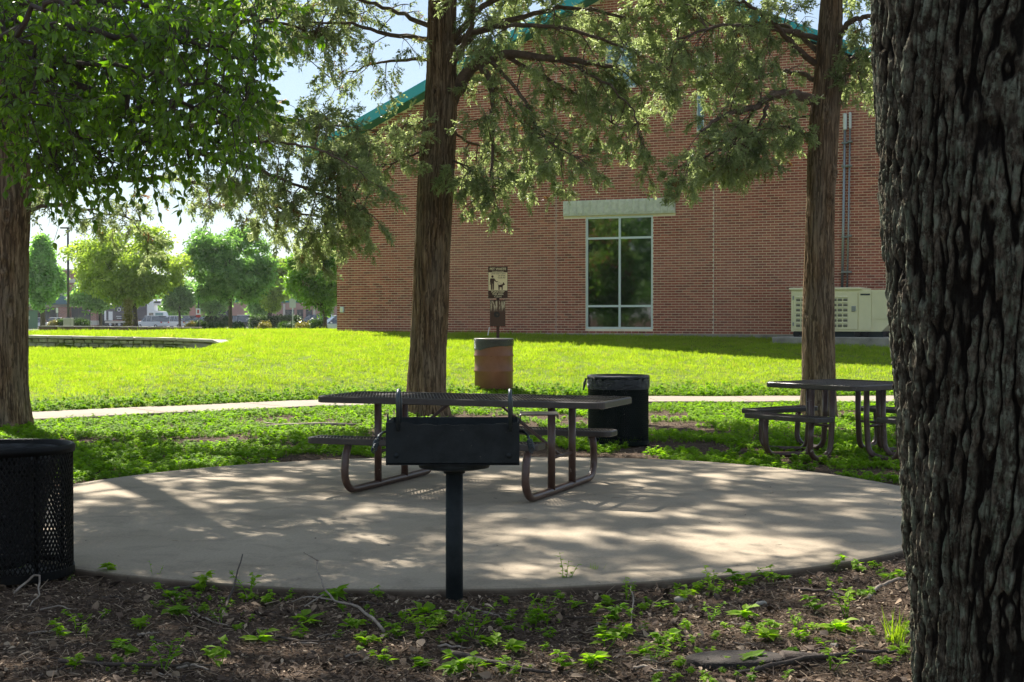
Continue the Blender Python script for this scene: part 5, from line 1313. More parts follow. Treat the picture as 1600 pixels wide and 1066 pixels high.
m = MB(); m.add([(fx(42), Ys - .02, fz(461)), (fx(172), Ys - .02, fz(461)), (fx(174), Ys - 1.8, fz(474)), (fx(40), Ys - 1.8, fz(474)), (fx(174), Ys - 1.8, fz(476)), (fx(40), Ys - 1.8, fz(476)), (fx(40), Ys - .02, fz(476)), (fx(174), Ys - .02, fz(476))],
                  [(0, 3, 2, 1), (3, 5, 4, 2), (5, 6, 7, 4)], [(0, 6, 3), (1, 2, 7)]); m.build('awning', MATS['awning_teal'], Bs)
for a_, b_ in ((60, 96), (112, 146), (154, 172)):
    w_ = MB().bbox(fx(a_), fx(b_), Ys - .08, Ys - .01, gs, fz(481)).build('window', MATS['shop_dark'], Bs); n_ = max(1, int((b_ - a_) / 9))
    for i in range(n_): MB().bbox(fx(lerp(a_, b_, i / n_)) + .1, fx(lerp(a_, b_, (i + 1) / n_)) - .1, Ys - .12, Ys - .085, gs + .4, fz(482.5)).build('pane', MATS['shop_glass'], w_)
for a_, b_ in ((54, 61), (96, 112), (146, 155)):
    p_ = MB().bbox(fx(a_), fx(b_), Ys - 1.5, Ys - .3, gs, fz(480)).build('pier', MATS['far_brick'], Bs); MB().bbox(fx(a_) - .05, fx(b_) + .05, Ys - 1.56, Ys - .3, fz(508), fz(501)).build('stone_base', MATS['band_cream'], p_)
MB().bbox(fx(135), fx(142), Ys - .3, Ys - .2, fz(486), fz(482)).build('lit_sign', MATS['neon_purple'], Bs)
lg = MB().lathe([(.001, 0), (.95, 0), (.95, .1), (.001, .1)], k=32).build('round_logo', MATS['sign_white'], Bs, loc=(fx(126), Ys - .1, fz(441)), rot=(R(90), 0, 0))
MB().lathe([(.62, .0), (.95, .0), (.95, .03), (.62, .03), (.62, 0)], k=32).build('red_ring', MATS['sign_red'], lg, loc=(0, 0, .1)); MB().lathe([(.001, 0), (.5, 0), (.5, .03), (.001, .03)], k=24).build('blue_disc', MATS['logo_blue'], lg, loc=(0, 0, .1))
Bt = thing('shop_building', 'long low pinkish brick building with dark openings behind the hedge', 'building'); Y2 = 262; k2 = Y2 / FPX
MB().bbox((296 - 800) * k2, (560 - 800) * k2, Y2, Y2 + 18, -.6, CAM_H + 22 * k2).build('wall', MATS['pink_brick'], Bt)
for a_, b_ in ((340, 358), (396, 408), (412, 424), (446, 460), (464, 474), (478, 488), (505, 516)):
    w_ = MB().bbox((a_ - 800) * k2, (b_ - 800) * k2, Y2 - .08, Y2 - .01, -.5, CAM_H + 11 * k2).build('window', MATS['shop_dark'], Bt); MB().bbox((a_ - 800) * k2 + .2, (b_ - 800) * k2 - .2, Y2 - .12, Y2 - .085, .3, CAM_H + 9.5 * k2).build('pane', MATS['shop_glass'], w_)
for a_ in (443, 490, 518): MB().bbox((a_ - 800) * k2, (a_ + 3 - 800) * k2, Y2 - .5, Y2 - .02, -.5, CAM_H + 20 * k2).build('pier', MATS['band_cream'], Bt)
MB().bbox((295 - 800) * k2, (561 - 800) * k2, Y2 - .3, Y2 + 18.2, CAM_H + 22 * k2 + .01, CAM_H + 25 * k2).build('roof', MATS['roof_teal'], Bt)

# ------------------------------------------------------------------ vehicles
def car(name, label, X, Y, rz, paint, kind='suv', extra=None):
    L, Wd, H = {'suv': (4.6, 1.85, 1.70), 'sedan': (4.7, 1.8, 1.45), 'van': (5.0, 1.95, 1.8)}[kind]
    t = thing(name, label, 'car', (X, Y, gz(X, Y)), rz, 'cars in the car park'); h2 = H * .56
    if kind == 'sedan': top = [(-L*.30, h2), (-L*.16, H - .06), (-.02*L, H), (.12*L, H - .05), (.27*L, h2)]
    else: top = [(-L*.49, h2), (-L*.43, H - .12), (-L*.36, H), (.10*L, H - .02), (.17*L, H - .14), (.29*L, h2)]
    low = [(-L/2, .35), (-L/2 + .03, h2 * .93), (-L*.46, h2)] + [(L*.30, h2), (L*.44, h2 * .84), (L*.49, h2 * .68), (L/2, .36)]
    arch = []
    for wx in (L*.31, -L*.31): arch += [(wx + .36 * math.cos(a), .24 + .36 * math.sin(a)) for a in np.linspace(.1, math.pi - .1, 7)]
    poly = low + arch
    bm = MB(); n = len(poly); V = []
    for y, ins in ((-Wd/2, .05), (-Wd/2 + .1, 0), (Wd/2 - .1, 0), (Wd/2, .05)):
        V += [(x * (1 - ins * .3), y, z - (ins if z > h2 * .6 else 0)) for x, z in poly]
    bm.add(V, [(r*n+i, r*n+(i+1) % n, (r+1)*n+(i+1) % n, (r+1)*n+i) for r in range(3) for i in range(n)])
    me = bm.mesh('body', MATS[paint]); import bmesh as _b; b = _b.new(); b.from_mesh(me); b.verts.ensure_lookup_table()
    for r in (0, 3): b.faces.new([b.verts[r*n+i] for i in (range(n) if r else reversed(range(n)))])
    _b.ops.triangulate(b, faces=[f for f in b.faces if len(f.verts) > 4]); _b.ops.recalc_face_normals(b, faces=b.faces); b.to_mesh(me); b.free(); body = link('body', me, t)
    tp = MB(); n = len(top); V = [(x, s * (Wd/2 - .06 - .17 * (z - h2) / (H - h2)), z) for s in (-1, 1) for x, z in top]
    tp.add(V, [(i, i+1, n+i+1, n+i) for i in range(n - 1)], [(0, i+1, i) for i in range(1, n-1)] + [(n, n+i, n+i+1) for i in range(1, n-1)]); tp.build('cabin_glass', MATS['glass_dark'], t)
    rf = MB(); hi = [p for p in top if p[1] > H - .2]; xa, xb = hi[0][0] + .05, hi[-1][0] - .05; rf.bevbox(((xa + xb) / 2, 0, H - .0), (xb - xa + .1, Wd - .42, .06), .02); rf.build('roof', MATS[paint], t)
    for s in (-1, 1):
        for px_ in ([-.05 * L] if kind == 'sedan' else [-.12 * L, .06 * L]): MB().tube([(px_, s * (Wd/2 - .055), h2), (px_ , s * (Wd/2 - .21), H - .01)], .035, 5).build('pillar', MATS[paint], t)
        for wx in (-L*.31, L*.31):
            wh = MB().lathe([(.12, -.11), (.30, -.11), (.33, -.07), (.33, .07), (.30, .11), (.12, .11)], k=20).build('wheel', MATS['tyre'], t, loc=(wx, s * (Wd/2 - .12), .32), rot=(R(90), 0, 0))
            MB().lathe([(.001, .10), (.19, .105), (.21, .09), (.21, -.09), (.19, -.105), (.001, -.10)], k=16).build('rim', MATS['silver_paint'], wh)
        MB().bevbox((-L/2 + .06, s * (Wd/2 - .20), h2 * .86), (.14, .28, .20), .02).build('tail_light', MATS['tail_red'], t)
        MB().bevbox((L*.47, s * (Wd/2 - .28), h2 * .70), (.14, .34, .13), .02).build('headlight', MATS['sign_white'], t)
        MB().bevbox((L*.20, s * (Wd/2 + .06), h2 + .05), (.12, .16, .12), .02).build('wing_mirror', MATS[paint], t)
    MB().bbox(-L/2 - .012, -L/2 - .002, -.26, .26, .62, .76).build('number_plate', MATS['sign_white'], t)
    return t
def cx_(px, Y): return (px - 800) * Y / FPX
car('parked_car', 'white sedan partly hidden by the green utility cabinet', cx_(60, 190), 190, R(8), 'white_paint', 'sedan')
car('parked_car', 'silver white sedan beside the golden shrub', cx_(87, 200), 200, R(184), 'white_paint', 'sedan')
car('parked_car', 'silver estate car in front of the white truck cab', cx_(238, 196), 196, R(152), 'silver_paint', 'suv')
car('parked_car', 'silver car right behind the first silver one', cx_(274, 199), 199, R(150), 'silver_paint', 'suv')
car('parked_car', 'dark blue car beyond the two silver ones', cx_(299, 208), 208, R(160), 'blue_paint', 'suv')
car('parked_car', 'dark car with pale windscreen behind the red and white sign', cx_(316, 214), 214, R(10), 'dark_paint', 'sedan')
sv = car('parked_car', 'dark car with red tail lights under the oval tree', cx_(371, 180), 180, R(158), 'dark_paint', 'suv')
car('parked_car', 'white pickup roof showing behind the dark car under the oval tree', cx_(383, 192), 192, R(170), 'white_paint', 'van')
car('parked_car', 'dark blue van left of the crepe myrtle trunk', cx_(492, 175), 175, R(176), 'blue_paint', 'van')
car('parked_car', 'pale grey car half hidden by the corner of the brick hall', cx_(531, 120), 120, R(200), 'silver_paint', 'sedan')
# refrigerated box truck
tx, ty = cx_(218, 205), 205; kt = ty / FPX
tr = thing('box_truck', 'white cab truck with a dark grey refrigerated box body', 'truck', (tx, ty, gz(tx, ty)), 0)
g0 = gz(tx, ty)
def txx(px): return cx_(px, ty) - tx
def tz(py): return CAM_H + (495 - py) * kt - g0
MB().bevbox(((txx(168) + txx(233)) / 2, 0, (tz(500) + tz(468)) / 2), (txx(233) - txx(168), 2.5, tz(468) - tz(500)), .06).build('cargo_box', MATS['trailer_grey'], tr)
MB().bbox(txx(167), txx(170), -1.27, 1.27, tz(501), tz(466)).build('corner_post', MATS['white_paint'], tr)
MB().bbox(txx(168), txx(234), -1.28, 1.28, tz(505), tz(502)).build('side_rail', MATS['band_cream'], tr)
MB().bbox(txx(173.5), txx(180), -1.262, -1.252, tz(501), tz(487)).build('poster', MATS['sign_white'], tr)
c = bpy.data.curves.new('lettering', 'FONT'); c.body = 'FOOD SERVICE'; c.size = .42; c.align_x = 'CENTER'; c.extrude = .004
lg = MB().lathe([(.20, 0), (.28, 0), (.28, .01), (.20, .01), (.20, 0)], k=20).build('round_emblem', MATS['sign_white'], tr, loc=(txx(190), -1.262, tz(484)), rot=(R(90), 0, 0))
for yy, w_ in ((494, 9), (497, 7)): MB().bbox(txx(190 - w_ / 2), txx(190 + w_ / 2), -1.262, -1.252, tz(yy + .9), tz(yy)).build('print_stripe', MATS['sign_white'], tr)
m = MB(); P = [(txx(231), tz(507)), (txx(262), tz(507)), (txx(262), tz(498)), (txx(258), tz(487)), (txx(244), tz(486)), (txx(243), tz(474)), (txx(231), tz(474))]
m.prism([P[0], P[1], P[2], P[3], P[4]], -1.15, 1.15); m.prism([P[0], P[4], P[5], P[6]], -1.14, 1.14); m.build('cab', MATS['white_paint'], tr)
m = MB(); m.bevbox(((txx(232) + txx(256)) / 2, 0, (tz(477) + tz(468)) / 2), (txx(256) - txx(232), 2.1, tz(468) - tz(477)), .25); rf = m.build('reefer_unit', MATS['white_paint'], tr)
MB().bbox(txx(244), txx(254), -1.06, -1.04, tz(474), tz(471)).build('grille', MATS['trailer_grey'], rf)
MB().add([(txx(236), -1.16, tz(495)), (txx(243), -1.16, tz(495)), (txx(243), -1.16, tz(489)), (txx(236), -1.16, tz(489))], [(0, 1, 2, 3)]).build('side_window', MATS['glass_dark'], tr)
MB().bbox(txx(246), txx(258), -1.17, -1.152, tz(496), tz(489)).build('windscreen', MATS['glass_sky'], tr)
for px_ in (176, 190, 253):
    for s in (-1, 1):
        wh = MB().lathe([(.2, -.15), (.46, -.15), (.5, -.1), (.5, .1), (.46, .15), (.2, .15)], k=20).build('wheel', MATS['tyre'], tr, loc=(txx(px_), s * 1.05, .5), rot=(R(90), 0, 0)); MB().lathe([(.001, .12), (.25, .14), (.28, 0), (.25, -.14), (.001, -.12)], k=14).build('rim', MATS['silver_paint'], wh)

# street lamp, cabinets, signs
Yl = 110; kl = Yl / FPX; lx = cx_(107, Yl); lg0 = CAM_H + (495 - 514) * kl
L_ = thing('street_lamp', 'tall dark street lamp on a square concrete base', 'street lamp', (lx, Yl, lg0)); hz = (514 - 357) * kl
MB().bevbox((0, 0, .35), (.62, .62, 1.0), .03).build('concrete_base', MATS['lamp_concrete'], L_); MB().tube([(0, 0, .85), (0, 0, hz)], [.10, .075], 10).build('pole', MATS['pole_dark'], L_, True)
MB().bevbox((0, 0, .88), (.34, .34, .05), .01).build('base_plate', MATS['pole_dark'], L_); MB().bevbox((-.22, 0, hz + .03), (.75, .34, .12), .04).build('lamp_head', MATS['pole_dark'], L_)
Yu = 95; ku = Yu / FPX
U = thing('utility_cabinet', 'grey green metal utility cabinet beside the left cedar trunk', 'cabinet', (cx_(47, Yu), Yu, CAM_H + (495 - 514) * ku), R(22)); hu = (514 - 486) * ku
MB().bevbox((0, 0, hu / 2), (.95, .75, hu), .02).build('cabinet', MATS['box_green'], U); MB().bevbox((0, 0, hu + .02), (1.02, .82, .05), .015).build('lid', MATS['box_green'], U)
for s_ in (-.235, .235): MB().bevbox((s_, -.385, hu / 2), (.44, .02, hu - .16), .008).build('door', MATS['box_green'], U)
MB().bevbox((-.1, -.40, hu * .62), (.16, .01, .22), .003).build('notice', MATS['sign_grey'], U)
def road_sign(label, px, Y, yt, yb, w_, m, two=None, pole_top=None):
    k_ = Y / FPX; g0 = CAM_H + (495 - 513) * k_; t = thing('road_sign', label, 'sign', (cx_(px, Y), Y, g0), 0, 'small signs by the car park')
    z0, z1 = CAM_H + (495 - yb) * k_ - g0, CAM_H + (495 - yt) * k_ - g0; zp = z1 if pole_top is None else CAM_H + (495 - pole_top) * k_ - g0
    MB().tube([(0, 0, -.4), (0, 0, zp)], .035, 8).build('post', MATS['sign_grey'] if pole_top is None else MATS['pole_dark'], t, True)
    p = MB().bevbox((0, -.05, (z0 + z1) / 2), (w_ * k_, .02, z1 - z0), .005).build('sign_plate', MATS[m], t)
    if two: MB().bbox(-w_ * k_ / 2, w_ * k_ / 2, -.068, -.062, z0, lerp(z0, z1, .28)).build('red_panel', MATS['sign_red'], p); MB().bbox(-.06, .06, -.068, -.062, lerp(z0, z1, .45), lerp(z0, z1, .85)).build('print', MATS['sign_red'], p)
road_sign('white and red sign on a dark post left of the oval tree', 310, 102, 482, 496, 7, 'sign_white', True, 470)
road_sign('blank grey back of a square sign on a grey post', 457.5, 84, 467, 481, 10, 'sign_grey')
road_sign('small white parking sign in front of the shop', 89.5, 150, 481, 489, 3.4, 'sign_white')
# ------------------------------------------------------------------ grass, ground cover, weeds, litter
def in_view(X, Y, m=1.06): return np.abs(X) < Y * .36 * m + .3
gp_ = []
for v_ in range(5):
    m = MB()
    for i in range(13):
        p = np.array((random.uniform(-.06, .06), random.uniform(-.06, .06), -.005)); blade(m, p, np.array((random.gauss(0, .38), random.gauss(0, .38), 1.)), rv() * (1, 1, .2), random.uniform(.035, .080), random.uniform(.004, .007), random.uniform(0, .02))
    gp_.append(proto('grass_clump', MATS['grass_leaf'], m))
P = []
for (y0, y1, dens) in ((19, 26, 210), (26, 32, 160), (32, 40, 100), (40, 52, 50)):
    n = int(.74 * (y0 + y1) / 2 * (y1 - y0) * dens); Y_ = RNG.uniform(y0, y1, n); X_ = RNG.uniform(-1, 1, n) * (Y_ * .38 + .3); P.append(np.stack([X_, Y_], 1))
P = np.concatenate(P); X_, Y_ = P.T; d = Y_ - walk_y(X_)
thick = fbm(X_ * .9, Y_ * .9, 0, 3)
wall_l = (X_ + 5.14) * .9125 - (Y_ - 41.8) * .409; wall_n = (X_ + 5.14) * .409 + (Y_ - 41.8) * .9125
k_ = (d > .86) & ((d > 2.0) | (RNG.random(len(X_)) < .45)) & ~((wall_n > -.08) & (wall_l > 0)) & (thick > -.75) & ~((wall_n > -2.35) & (wall_l > wall_s(1222)[0]) ) & ~((Y_ - wall_front(X_) > -.55) & (Y_ - wall_front(X_) < .42) & (X_ < -6.8))
X_, Y_ = X_[k_], Y_[k_]; Zg = terrain(X_, Y_); n = len(X_)
rot = np.stack([RNG.normal(0, .12, n), RNG.normal(0, .12, n), RNG.uniform(0, 6.28, n)], 1)
tall = np.where(RNG.random(n) < .02, 1.7, 1.0)
scatter('grass', np.stack([X_, Y_, Zg], 1), rot, RNG.uniform(.7, 1.25, n) * tall * (1 + .25 * np.clip(fbm(X_ * .5 + 7, Y_ * .5, 0, 2), -1, 1)) * np.clip(Y_ / 30, .9, 1.5), gp_, label='bright sunlit lawn grass')

# weed shapes
def weed_mesh(m, leaves, H, L, w_, spread=.5):
    stems = max(1, int(leaves / 9))
    for s_ in range(stems):
        d = np.array((random.gauss(0, spread * .5), random.gauss(0, spread * .5), 1.)); h = H * random.uniform(.6, 1.1)
        tip = d * h; m.tube([(0, 0, -.01), tuple(tip * .5 + rv(.004)), tuple(tip)], [.0025, .002, .001], 3, False)
        for i in range(int(leaves / stems)):
            f = random.uniform(.3, 1.03); a = i * 2.3 + random.uniform(-.4, .4); q = tip * f
            blade(m, q, np.array((math.cos(a), math.sin(a), random.uniform(-.1, .55))), Z3 + rv(.2), L * random.uniform(.6, 1.25) * (1.2 - .4 * f), w_ * random.uniform(.8, 1.15), L * .18, 2)
cover = []
for v_ in range(5):
    m = MB(); weed_mesh(m, 14, .055, .032, .020, .9); cover.append(proto('cover_weed', MATS['weed_leaf'], m))
seed_w = []
for v_ in range(6):
    m = MB(); weed_mesh(m, *[(24, .065, .048, .029, 1.9), (30, .11, .034, .016, 1.2), (34, .045, .030, .021, 2.4), (12, .07, .070, .034, 1.6), (26, .08, .042, .026, 1.7), (18, .05, .056, .036, 2.0)][v_]); seed_w.append(m.mesh('weed', MATS['weed_leaf']))
n = 60000; Y_ = RNG.uniform(12.5, 24.2, n); X_ = RNG.uniform(-1, 1, n) * (Y_ * .38 + .2)
d = Y_ - walk_y(X_); rs = np.hypot(X_ - SLAB_C[0], Y_ - SLAB_C[1]) - slab_r(X_, Y_)
pn = fbm(X_ * .75 + 3, Y_ * .75, 0, 3) + .25 * np.clip((-X_ - 1) / 3, -.6, 1.1) + .6 * fbm(X_ * 2.6, Y_ * 2.6, 0, 3) + .13
pn = pn + .12 * (X_ > .8) + .45 * np.clip(1 - np.abs(d + 1.6) / 1.2, 0, 1) + .25 * np.exp(-((X_ - 3.6) / 1.2) ** 2)
k_ = (d < -.80) & (rs > .06) & (pn > .14) & (RNG.random(n) < .75)
X_, Y_ = X_[k_], Y_[k_]
# fringe of weeds on the lawn side of the path, a thin line along the pad edge
n2 = 5000; X2 = RNG.uniform(-9, 9.5, n2); Y2_ = walk_y(X2) + .86 + np.abs(RNG.normal(0, .45, n2)); X_ = np.concatenate([X_, X2]); Y_ = np.concatenate([Y_, Y2_])
k_ = in_view(X_, Y_, 1.05); X_, Y_ = X_[k_], Y_[k_]; n = len(X_)
scatter('ground_cover', np.stack([X_, Y_, terrain(X_, Y_)], 1), np.stack([RNG.normal(0, .15, n), RNG.normal(0, .15, n), RNG.uniform(0, 6.28, n)], 1), RNG.uniform(.55, 1.45, n), cover, label='low leafy ground cover between the pad and the footpath')
# foreground small cover, patchy
n = 5200; Y_ = RNG.uniform(4.7, 9.0, n); X_ = RNG.uniform(-1, 1, n) * (Y_ * .38); rs = np.hypot(X_ - SLAB_C[0], Y_ - SLAB_C[1]) - slab_r(X_, Y_)
pn = fbm(X_ * 1.3 + 11, Y_ * 1.3, 0, 3) + .5 * fbm(X_ * 4 + 2, Y_ * 4, 0, 2) + .32 * np.exp(-((X_ - .75) / .8) ** 2 - ((Y_ - 6.6) / .9) ** 2)
k_ = (rs > .04) & (pn > .22) & (RNG.random(n) < .5) & (Y_ < 8.6); X_, Y_ = X_[k_], Y_[k_]; n = len(X_)
scatter('ground_cover', np.stack([X_, Y_, terrain(X_, Y_)], 1), np.stack([RNG.normal(0, .15, n), RNG.normal(0, .15, n), RNG.uniform(0, 6.28, n)], 1), RNG.uniform(.35, .95, n), cover, label='small seedlings scattered over the bare foreground soil')
def G_(px, py, z=-.05):
    Y = (CAM_H - z) * FPX / (py - 495); return (px - 800) / FPX * Y, Y
def weed_at(px, py, sc, label, group, i, cat='weed', name='weed'):
    x, y = G_(px, py); o = link(name, seed_w[i % 6], None, loc=(x, y, gz(x, y)), rot=(random.gauss(0, .1), random.gauss(0, .1), random.uniform(0, 6.28)), label=label, category=cat, group=group); o.scale = (sc,) * 3; return o
wpts = [(95,1000),(115,990),(215,985),(190,1012),(275,945),(290,965),(315,925),(395,935),(420,945),(505,938),(600,940),(235,905),(165,905),
        (350,975),(365,990),(385,1010),(350,1045),(200,1030),(110,1050),(255,1055),(470,1000),(500,985),(540,990),(560,1010),(620,1000),(650,1000),(665,985),(690,970),(610,1040),(655,1050),
        (715,1010),(735,1000),(760,1015),(700,1050),(745,1055),(800,1020),(835,985),(850,970),(865,1000),(905,950),(925,965),(945,950),(960,975),(985,940),(1000,955),(1040,955),
        (1055,940),(1060,1000),(1035,1015),(1020,1040),(975,1000),(990,1030),(945,1020),(920,1045),(880,1050),(1110,975),(1140,985),(1150,970),(1185,985),(1200,1000),(1215,985),(1240,985),(1255,1000),
        (1180,918),(1205,915),(1235,910),(1275,960),(1320,965),(1345,893),(1375,905),(1300,893),(1410,905),(1150,922),(1110,925),(1085,924),(1290,990),(1355,935),(1190,1040),(1240,1030),(1300,1055),(1380,1045),(1400,1025)]
for i, (x, y) in enumerate(wpts):
    weed_at(x + random.uniform(-6, 6), y, random.uniform(.75, 1.5), 'small green leafy weed growing in the bare soil in front of the pad', 'leafy weeds in the foreground soil', i)
m = MB()
for s_ in range(3):
    tip = np.array(((-.02, .03, .085)[s_], 0.01 * s_, (.19, .14, .12)[s_])); m.tube([(0, 0, -.01), tuple(tip * .5 + np.array((.008, 0, 0))), tuple(tip)], [.003, .002, .001], 4, False)
    for i in range(8): f = .25 + .1 * i; a = i * 2.6; blade(m, tip * f, np.array((math.cos(a), math.sin(a), .35)), Z3, .034, .020, .004, 2)
x, y = G_(880, 918); o = link('weed', m.mesh('weed', MATS['weed_leaf']), loc=(x, y, gz(x, y)), label='tall sprig of weed standing against the front edge of the pad', category='weed')
m = MB()
for s_ in range(2):
    tip = np.array(((-.03, .05)[s_], 0, (.13, .10)[s_])); m.tube([(0, 0, -.01), tuple(tip)], [.0015, .0008], 3, False)
    for i in range(5): f = .35 + .14 * i; a = i * 2.6; blade(m, tip * f, np.array((math.cos(a), math.sin(a), .35)), Z3, .022, .012, .002, 2)
x, y = G_(240, 912); link('weed', m.mesh('weed', MATS['weed_leaf']), loc=(x, y, gz(x, y)), label='thin pale sprig at the pad edge near the black can', category='weed')
m = MB()
for i in range(46):
    a = random.uniform(0, 6.28); sp_ = random.uniform(.05, .75); p = rv(.02) * (1, 1, 0); blade(m, p, np.array((math.cos(a) * sp_, math.sin(a) * sp_, 1.)), rv() * (1, 1, .1), random.uniform(.08, .20), .006, random.uniform(.01, .06), 2)
x, y = G_(1400, 1012); link('grass_tuft', m.mesh('grass_tuft', MATS['grass_leaf']), loc=(x, y, gz(x, y)), label='bright grass tuft at the foot of the huge trunk', category='grass tuft')
x, y = G_(935, 925); o = link('grass_tuft', m.mesh('grass_tuft', MATS['grass_leaf']), loc=(x, y + .4, gz(x, y + .4)), label='small grass tuft among the weeds right of the grill', category='grass tuft'); o.scale = (.5, .5, .45)

# litter: bark chips, dead leaves, small twigs
lp = []
for v_ in range(4):
    m = MB(); L = random.uniform(.006, .015); m.box((0, 0, .002), (L, L * random.uniform(.3, .8), .003)); lp.append(proto('chip', MATS['litter'], m))
for v_ in range(4):
    m = MB(); L = random.uniform(.03, .10); k2_ = random.uniform(-.2, .2); m.tube([(-L/2, 0, .003), (0, L * k2_, .006), (L/2, 0, .003)], [.0012, .0015, .0008], 4); lp.append(proto('bit', MATS['litter'], m))
for v_ in range(3):
    m = MB(); blade(m, np.array((-.02, 0, .004)), np.array((1., 0, .1)), Z3 + rv(.3), .028, .013, .008, 2); lp.append(proto('dry_leaf', MATS['litter'], m))
def litter_pts(n, y0, y1, wf=.38):
    Y_ = RNG.uniform(y0, y1, n); X_ = RNG.uniform(-1, 1, n) * (Y_ * wf); rs = np.hypot(X_ - SLAB_C[0], Y_ - SLAB_C[1]) - slab_r(X_, Y_); k_ = (rs > .02) & (Y_ < walk_y(X_) - .85); return X_[k_], Y_[k_]
A = [litter_pts(52000, 4.3, 9.0), litter_pts(26000, 12, 24)]
X_ = np.concatenate([a[0] for a in A]); Y_ = np.concatenate([a[1] for a in A]); n = len(X_)
scatter('litter', np.stack([X_, Y_, terrain(X_, Y_) + .008], 1), np.stack([RNG.normal(0, .35, n), RNG.normal(0, .35, n), RNG.uniform(0, 6.28, n)], 1), RNG.uniform(.5, 1.4, n), lp, label='bark chips and dry leaves on the soil')
dl = []
for v_ in range(4):
    m = MB(); blade(m, np.array((-.03, 0, .006)), np.array((1., 0, .2)), Z3 + rv(.4), random.uniform(.05, .075), random.uniform(.026, .04), random.uniform(.01, .03), 2); dl.append(proto('dead_leaf', MATS['litter'], m))
x_, y_ = litter_pts(1500, 4.3, 9.0); n = len(x_)
scatter('fallen_leaves', np.stack([x_, y_, terrain(x_, y_) + .01], 1), np.stack([RNG.normal(0, .5, n), RNG.normal(0, .5, n), RNG.uniform(0, 6.28, n)], 1), RNG.uniform(.5, 1.2, n), dl, label='curled brown leaves on the foreground soil')
# a few bits on the pad
n = 70; a_ = RNG.uniform(0, 6.28, n); r_ = SLAB_R * np.sqrt(RNG.uniform(0, .95, n)); scatter('litter', np.stack([SLAB_C[0] + r_ * np.cos(a_), SLAB_C[1] + r_ * np.sin(a_), np.full(n, .001)], 1), np.stack([np.zeros(n), np.zeros(n), a_ * 3], 1), RNG.uniform(.4, 1., n), lp, label='few dry bits on the pad')

# sticks
def stick(P, r, label, m='stick_dark', forks=()):
    pts = []
    for px, py, lift in P: x, y = G_(px, py); pts.append((x, y, gz(x, y) + .01 + lift))
    o = thing('stick', label, 'stick', pts[0], 0, 'fallen sticks on the foreground soil'); q = [tuple(np.array(p) - np.array(pts[0])) for p in pts]
    c = catmull(q, 4); c[1:-1] += np.array([rv(.004) for _ in range(len(c) - 2)]); MB().tube(c, np.linspace(r, r * .4, len(c)), 7).build('stem', MATS[m], o, True)
    for F in forks:
        f = []
        for px, py, lift in F: x, y = G_(px, py); f.append(tuple(np.array((x, y, gz(x, y) + .01 + lift)) - np.array(pts[0])))
        MB().tube(catmull(f, 3), [r * .5] * (len(f) * 3 - 2), 6).build('fork', MATS[m], o, True)
stick([(600,998,.02),(560,972,.05),(520,962,.06),(500,945,.12),(492,905,.10)], .008, 'pale forked dead twig rising left of the grill post', 'dead_wood', [[(520,962,.06),(480,952,.05),(455,950,.02)], [(505,955,.07),(475,962,.03)], [(496,920,.14),(474,912,.16)]])
stick([(352,955,.0),(362,930,.04),(378,898,.10)], .008, 'short dark stick leaning up against the pad edge')
stick([(255,928,0),(300,922,.01),(345,915,.01),(362,912,0)], .012, 'grey stick lying along the pad edge left of centre')
stick([(20,935,.01),(55,922,.07),(58,945,.03),(40,955,0)], .007, 'looping pale twig at the foot of the black can', 'dead_wood')
stick([(700,1025,0),(780,1050,.01),(860,1062,.01)], .015, 'dark branch lying across the bottom edge right of the grill')
stick([(690,1022,0),(745,1035,.01),(795,1052,0)], .012, 'thick stick lying below the grill post')
stick([(1358,940,0),(1372,925,.01),(1395,918,.02),(1420,912,.02)], .013, 'curved grey root like stick next to the huge trunk', 'dead_wood')
stick([(1240,928,.01),(1290,935,.02),(1340,945,.01)], .010, 'dark stick in front of the right pad edge')
stick([(430,1000,0),(470,1012,.01),(530,1005,.01)], .009, 'thin brown stick near the bottom centre left')
stick([(90,1040,0),(200,1052,.01),(330,1050,.01)], .011, 'long dark stick along the bottom left')
stick([(570,925,0),(640,922,.01),(690,915,0)], .007, 'thin pale twig just left of the grill post', 'dead_wood')
stick([(735,955,0),(765,966,.01),(790,975,0)], .006, 'thin pale twig just right of the grill post', 'dead_wood')
stick([(1150,1060,0),(1260,1045,.02),(1370,1030,.02),(1410,1032,.01)], .014, 'long dark branch from the bottom right stump to the huge trunk')
stick([(300,960,0),(330,975,.0),(360,985,0)], .006, 'thin grey twig among the weeds left of centre', 'dead_wood')
stick([(985,910,0),(990,950,.02),(985,990,.02)], .006, 'thin upright twig among the weeds right of centre', 'dead_wood')
for i in range(42):
    px, py = random.uniform(10, 1400), random.uniform(935, 1060); a = random.uniform(-.35, .35) ; l = random.uniform(25, 80)
    stick([(px, py, 0), (px + l / 2, py + l * a * .3 + random.uniform(-3, 3), .006), (px + l, py + l * a * .5, 0)], random.uniform(.003, .008), 'small dry twig lying on the foreground soil', random.choice(('dead_wood', 'stick_dark')))
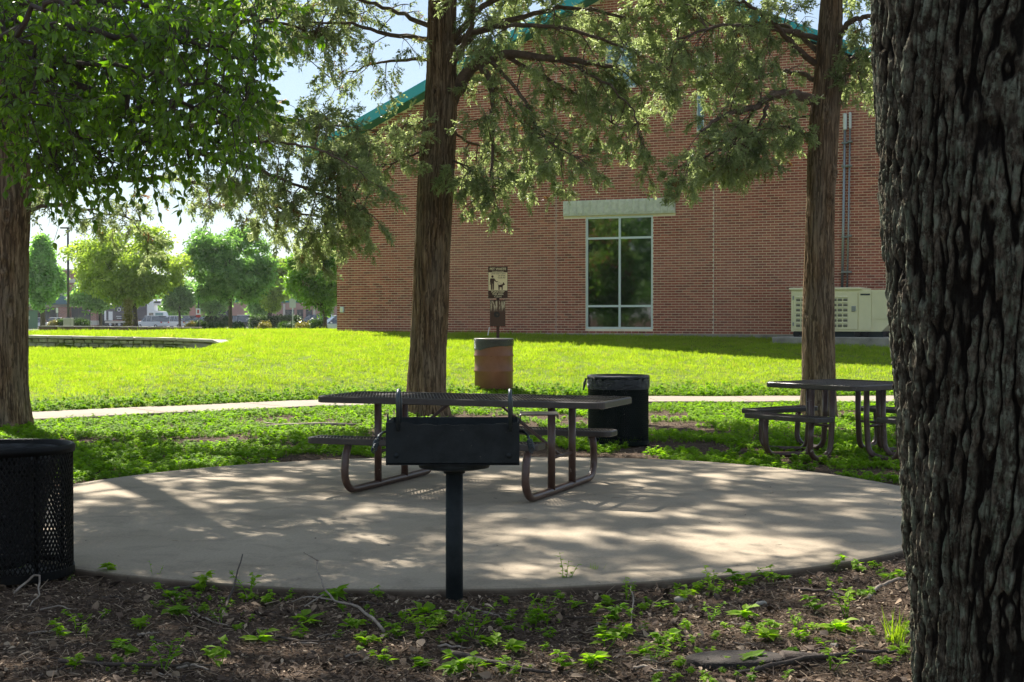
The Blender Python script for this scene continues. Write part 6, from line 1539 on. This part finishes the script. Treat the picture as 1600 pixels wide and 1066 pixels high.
# low cut stump / exposed root slab at the bottom right
x, y = G_(1150, 1040); m = MB(); n = 40; prof = [(.0, .05), (.10, .052), (.20, .05), (.225, .042), (.23, .0), (.235, -.06)]
def ws_(i, a): return (i > 0) * (.03 * np.sin(a * 2 + 1) + .02 * perlin(np.cos(a) * 3, np.sin(a) * 3, 2.2))
t = thing('tree_stump', 'flat weathered stump sawn almost level with the soil at the bottom right', 'stump', (x, y, gz(x, y))); me = m.lathe([(r_ + .001, z_) for r_, z_ in prof], k=n, wob=ws_).build('stump_wood', MATS['stump_wood'], t, True); me.scale = (.85, .6, .7)
MB().tube([(.20, 0, .01), (.38, .03, .0), (.62, .02, -.03)], [.05, .035, .015], 8).build('root', MATS['stick_dark'], t, True)
# cobbles near the trunk
for px, py, s_, lb in ((1190, 950, .03, 'small pale stone in the soil right of the weeds'), (1065, 942, .035, 'flat pale chip lying in front of the pad right of centre'), (1305, 1012, .02, 'little grey pebble near the stump')):
    x, y = G_(px, py); m = MB(); m.bevbox((0, 0, 0), (s_ * 2, s_ * 1.3, s_), s_ * .3); link('stone', m.mesh('stone', MATS['foundation'], True), loc=(x, y, gz(x, y) + s_ * .3), rot=(.1, .2, random.random() * 3), label=lb, category='stone')
# fallen branch across the far ground cover
x, y = -2.9, 18.6
t = thing('fallen_branch', 'pale fallen branch lying in the ground cover behind the long table', 'branch', (x, y, gz(x, y) + .03))
MB().tube([(-.5, .0, 0), (-.1, .1, .02), (.4, .2, .03), (.9, .25, .02)], [.02, .03, .028, .015], 8).build('stem', MATS['dead_wood'], t, True)
MB().tube([(-.1, .1, .02), (-.4, .3, .05)], [.018, .008], 6).build('fork', MATS['dead_wood'], t, True)
# ------------------------------------------------------------------ summer haze over the far distance
hz = MB().bbox(-420, 420, -30, 420, -3, 16).build('haze', None, kind='stuff')
hm = bpy.data.materials.new('haze'); hm.use_nodes = True; hn = hm.node_tree; hn.nodes.remove(hn.nodes['Principled BSDF'])
pv = hn.nodes.new('ShaderNodeVolumePrincipled'); pv.inputs['Color'].default_value = (.93, .96, 1, 1); pv.inputs['Density'].default_value = .00012; pv.inputs['Anisotropy'].default_value = .3
hn.links.new(pv.outputs[0], hn.nodes['Material Output'].inputs['Volume']); hz.data.materials.append(hm)
scene.cycles.volume_bounces = 0
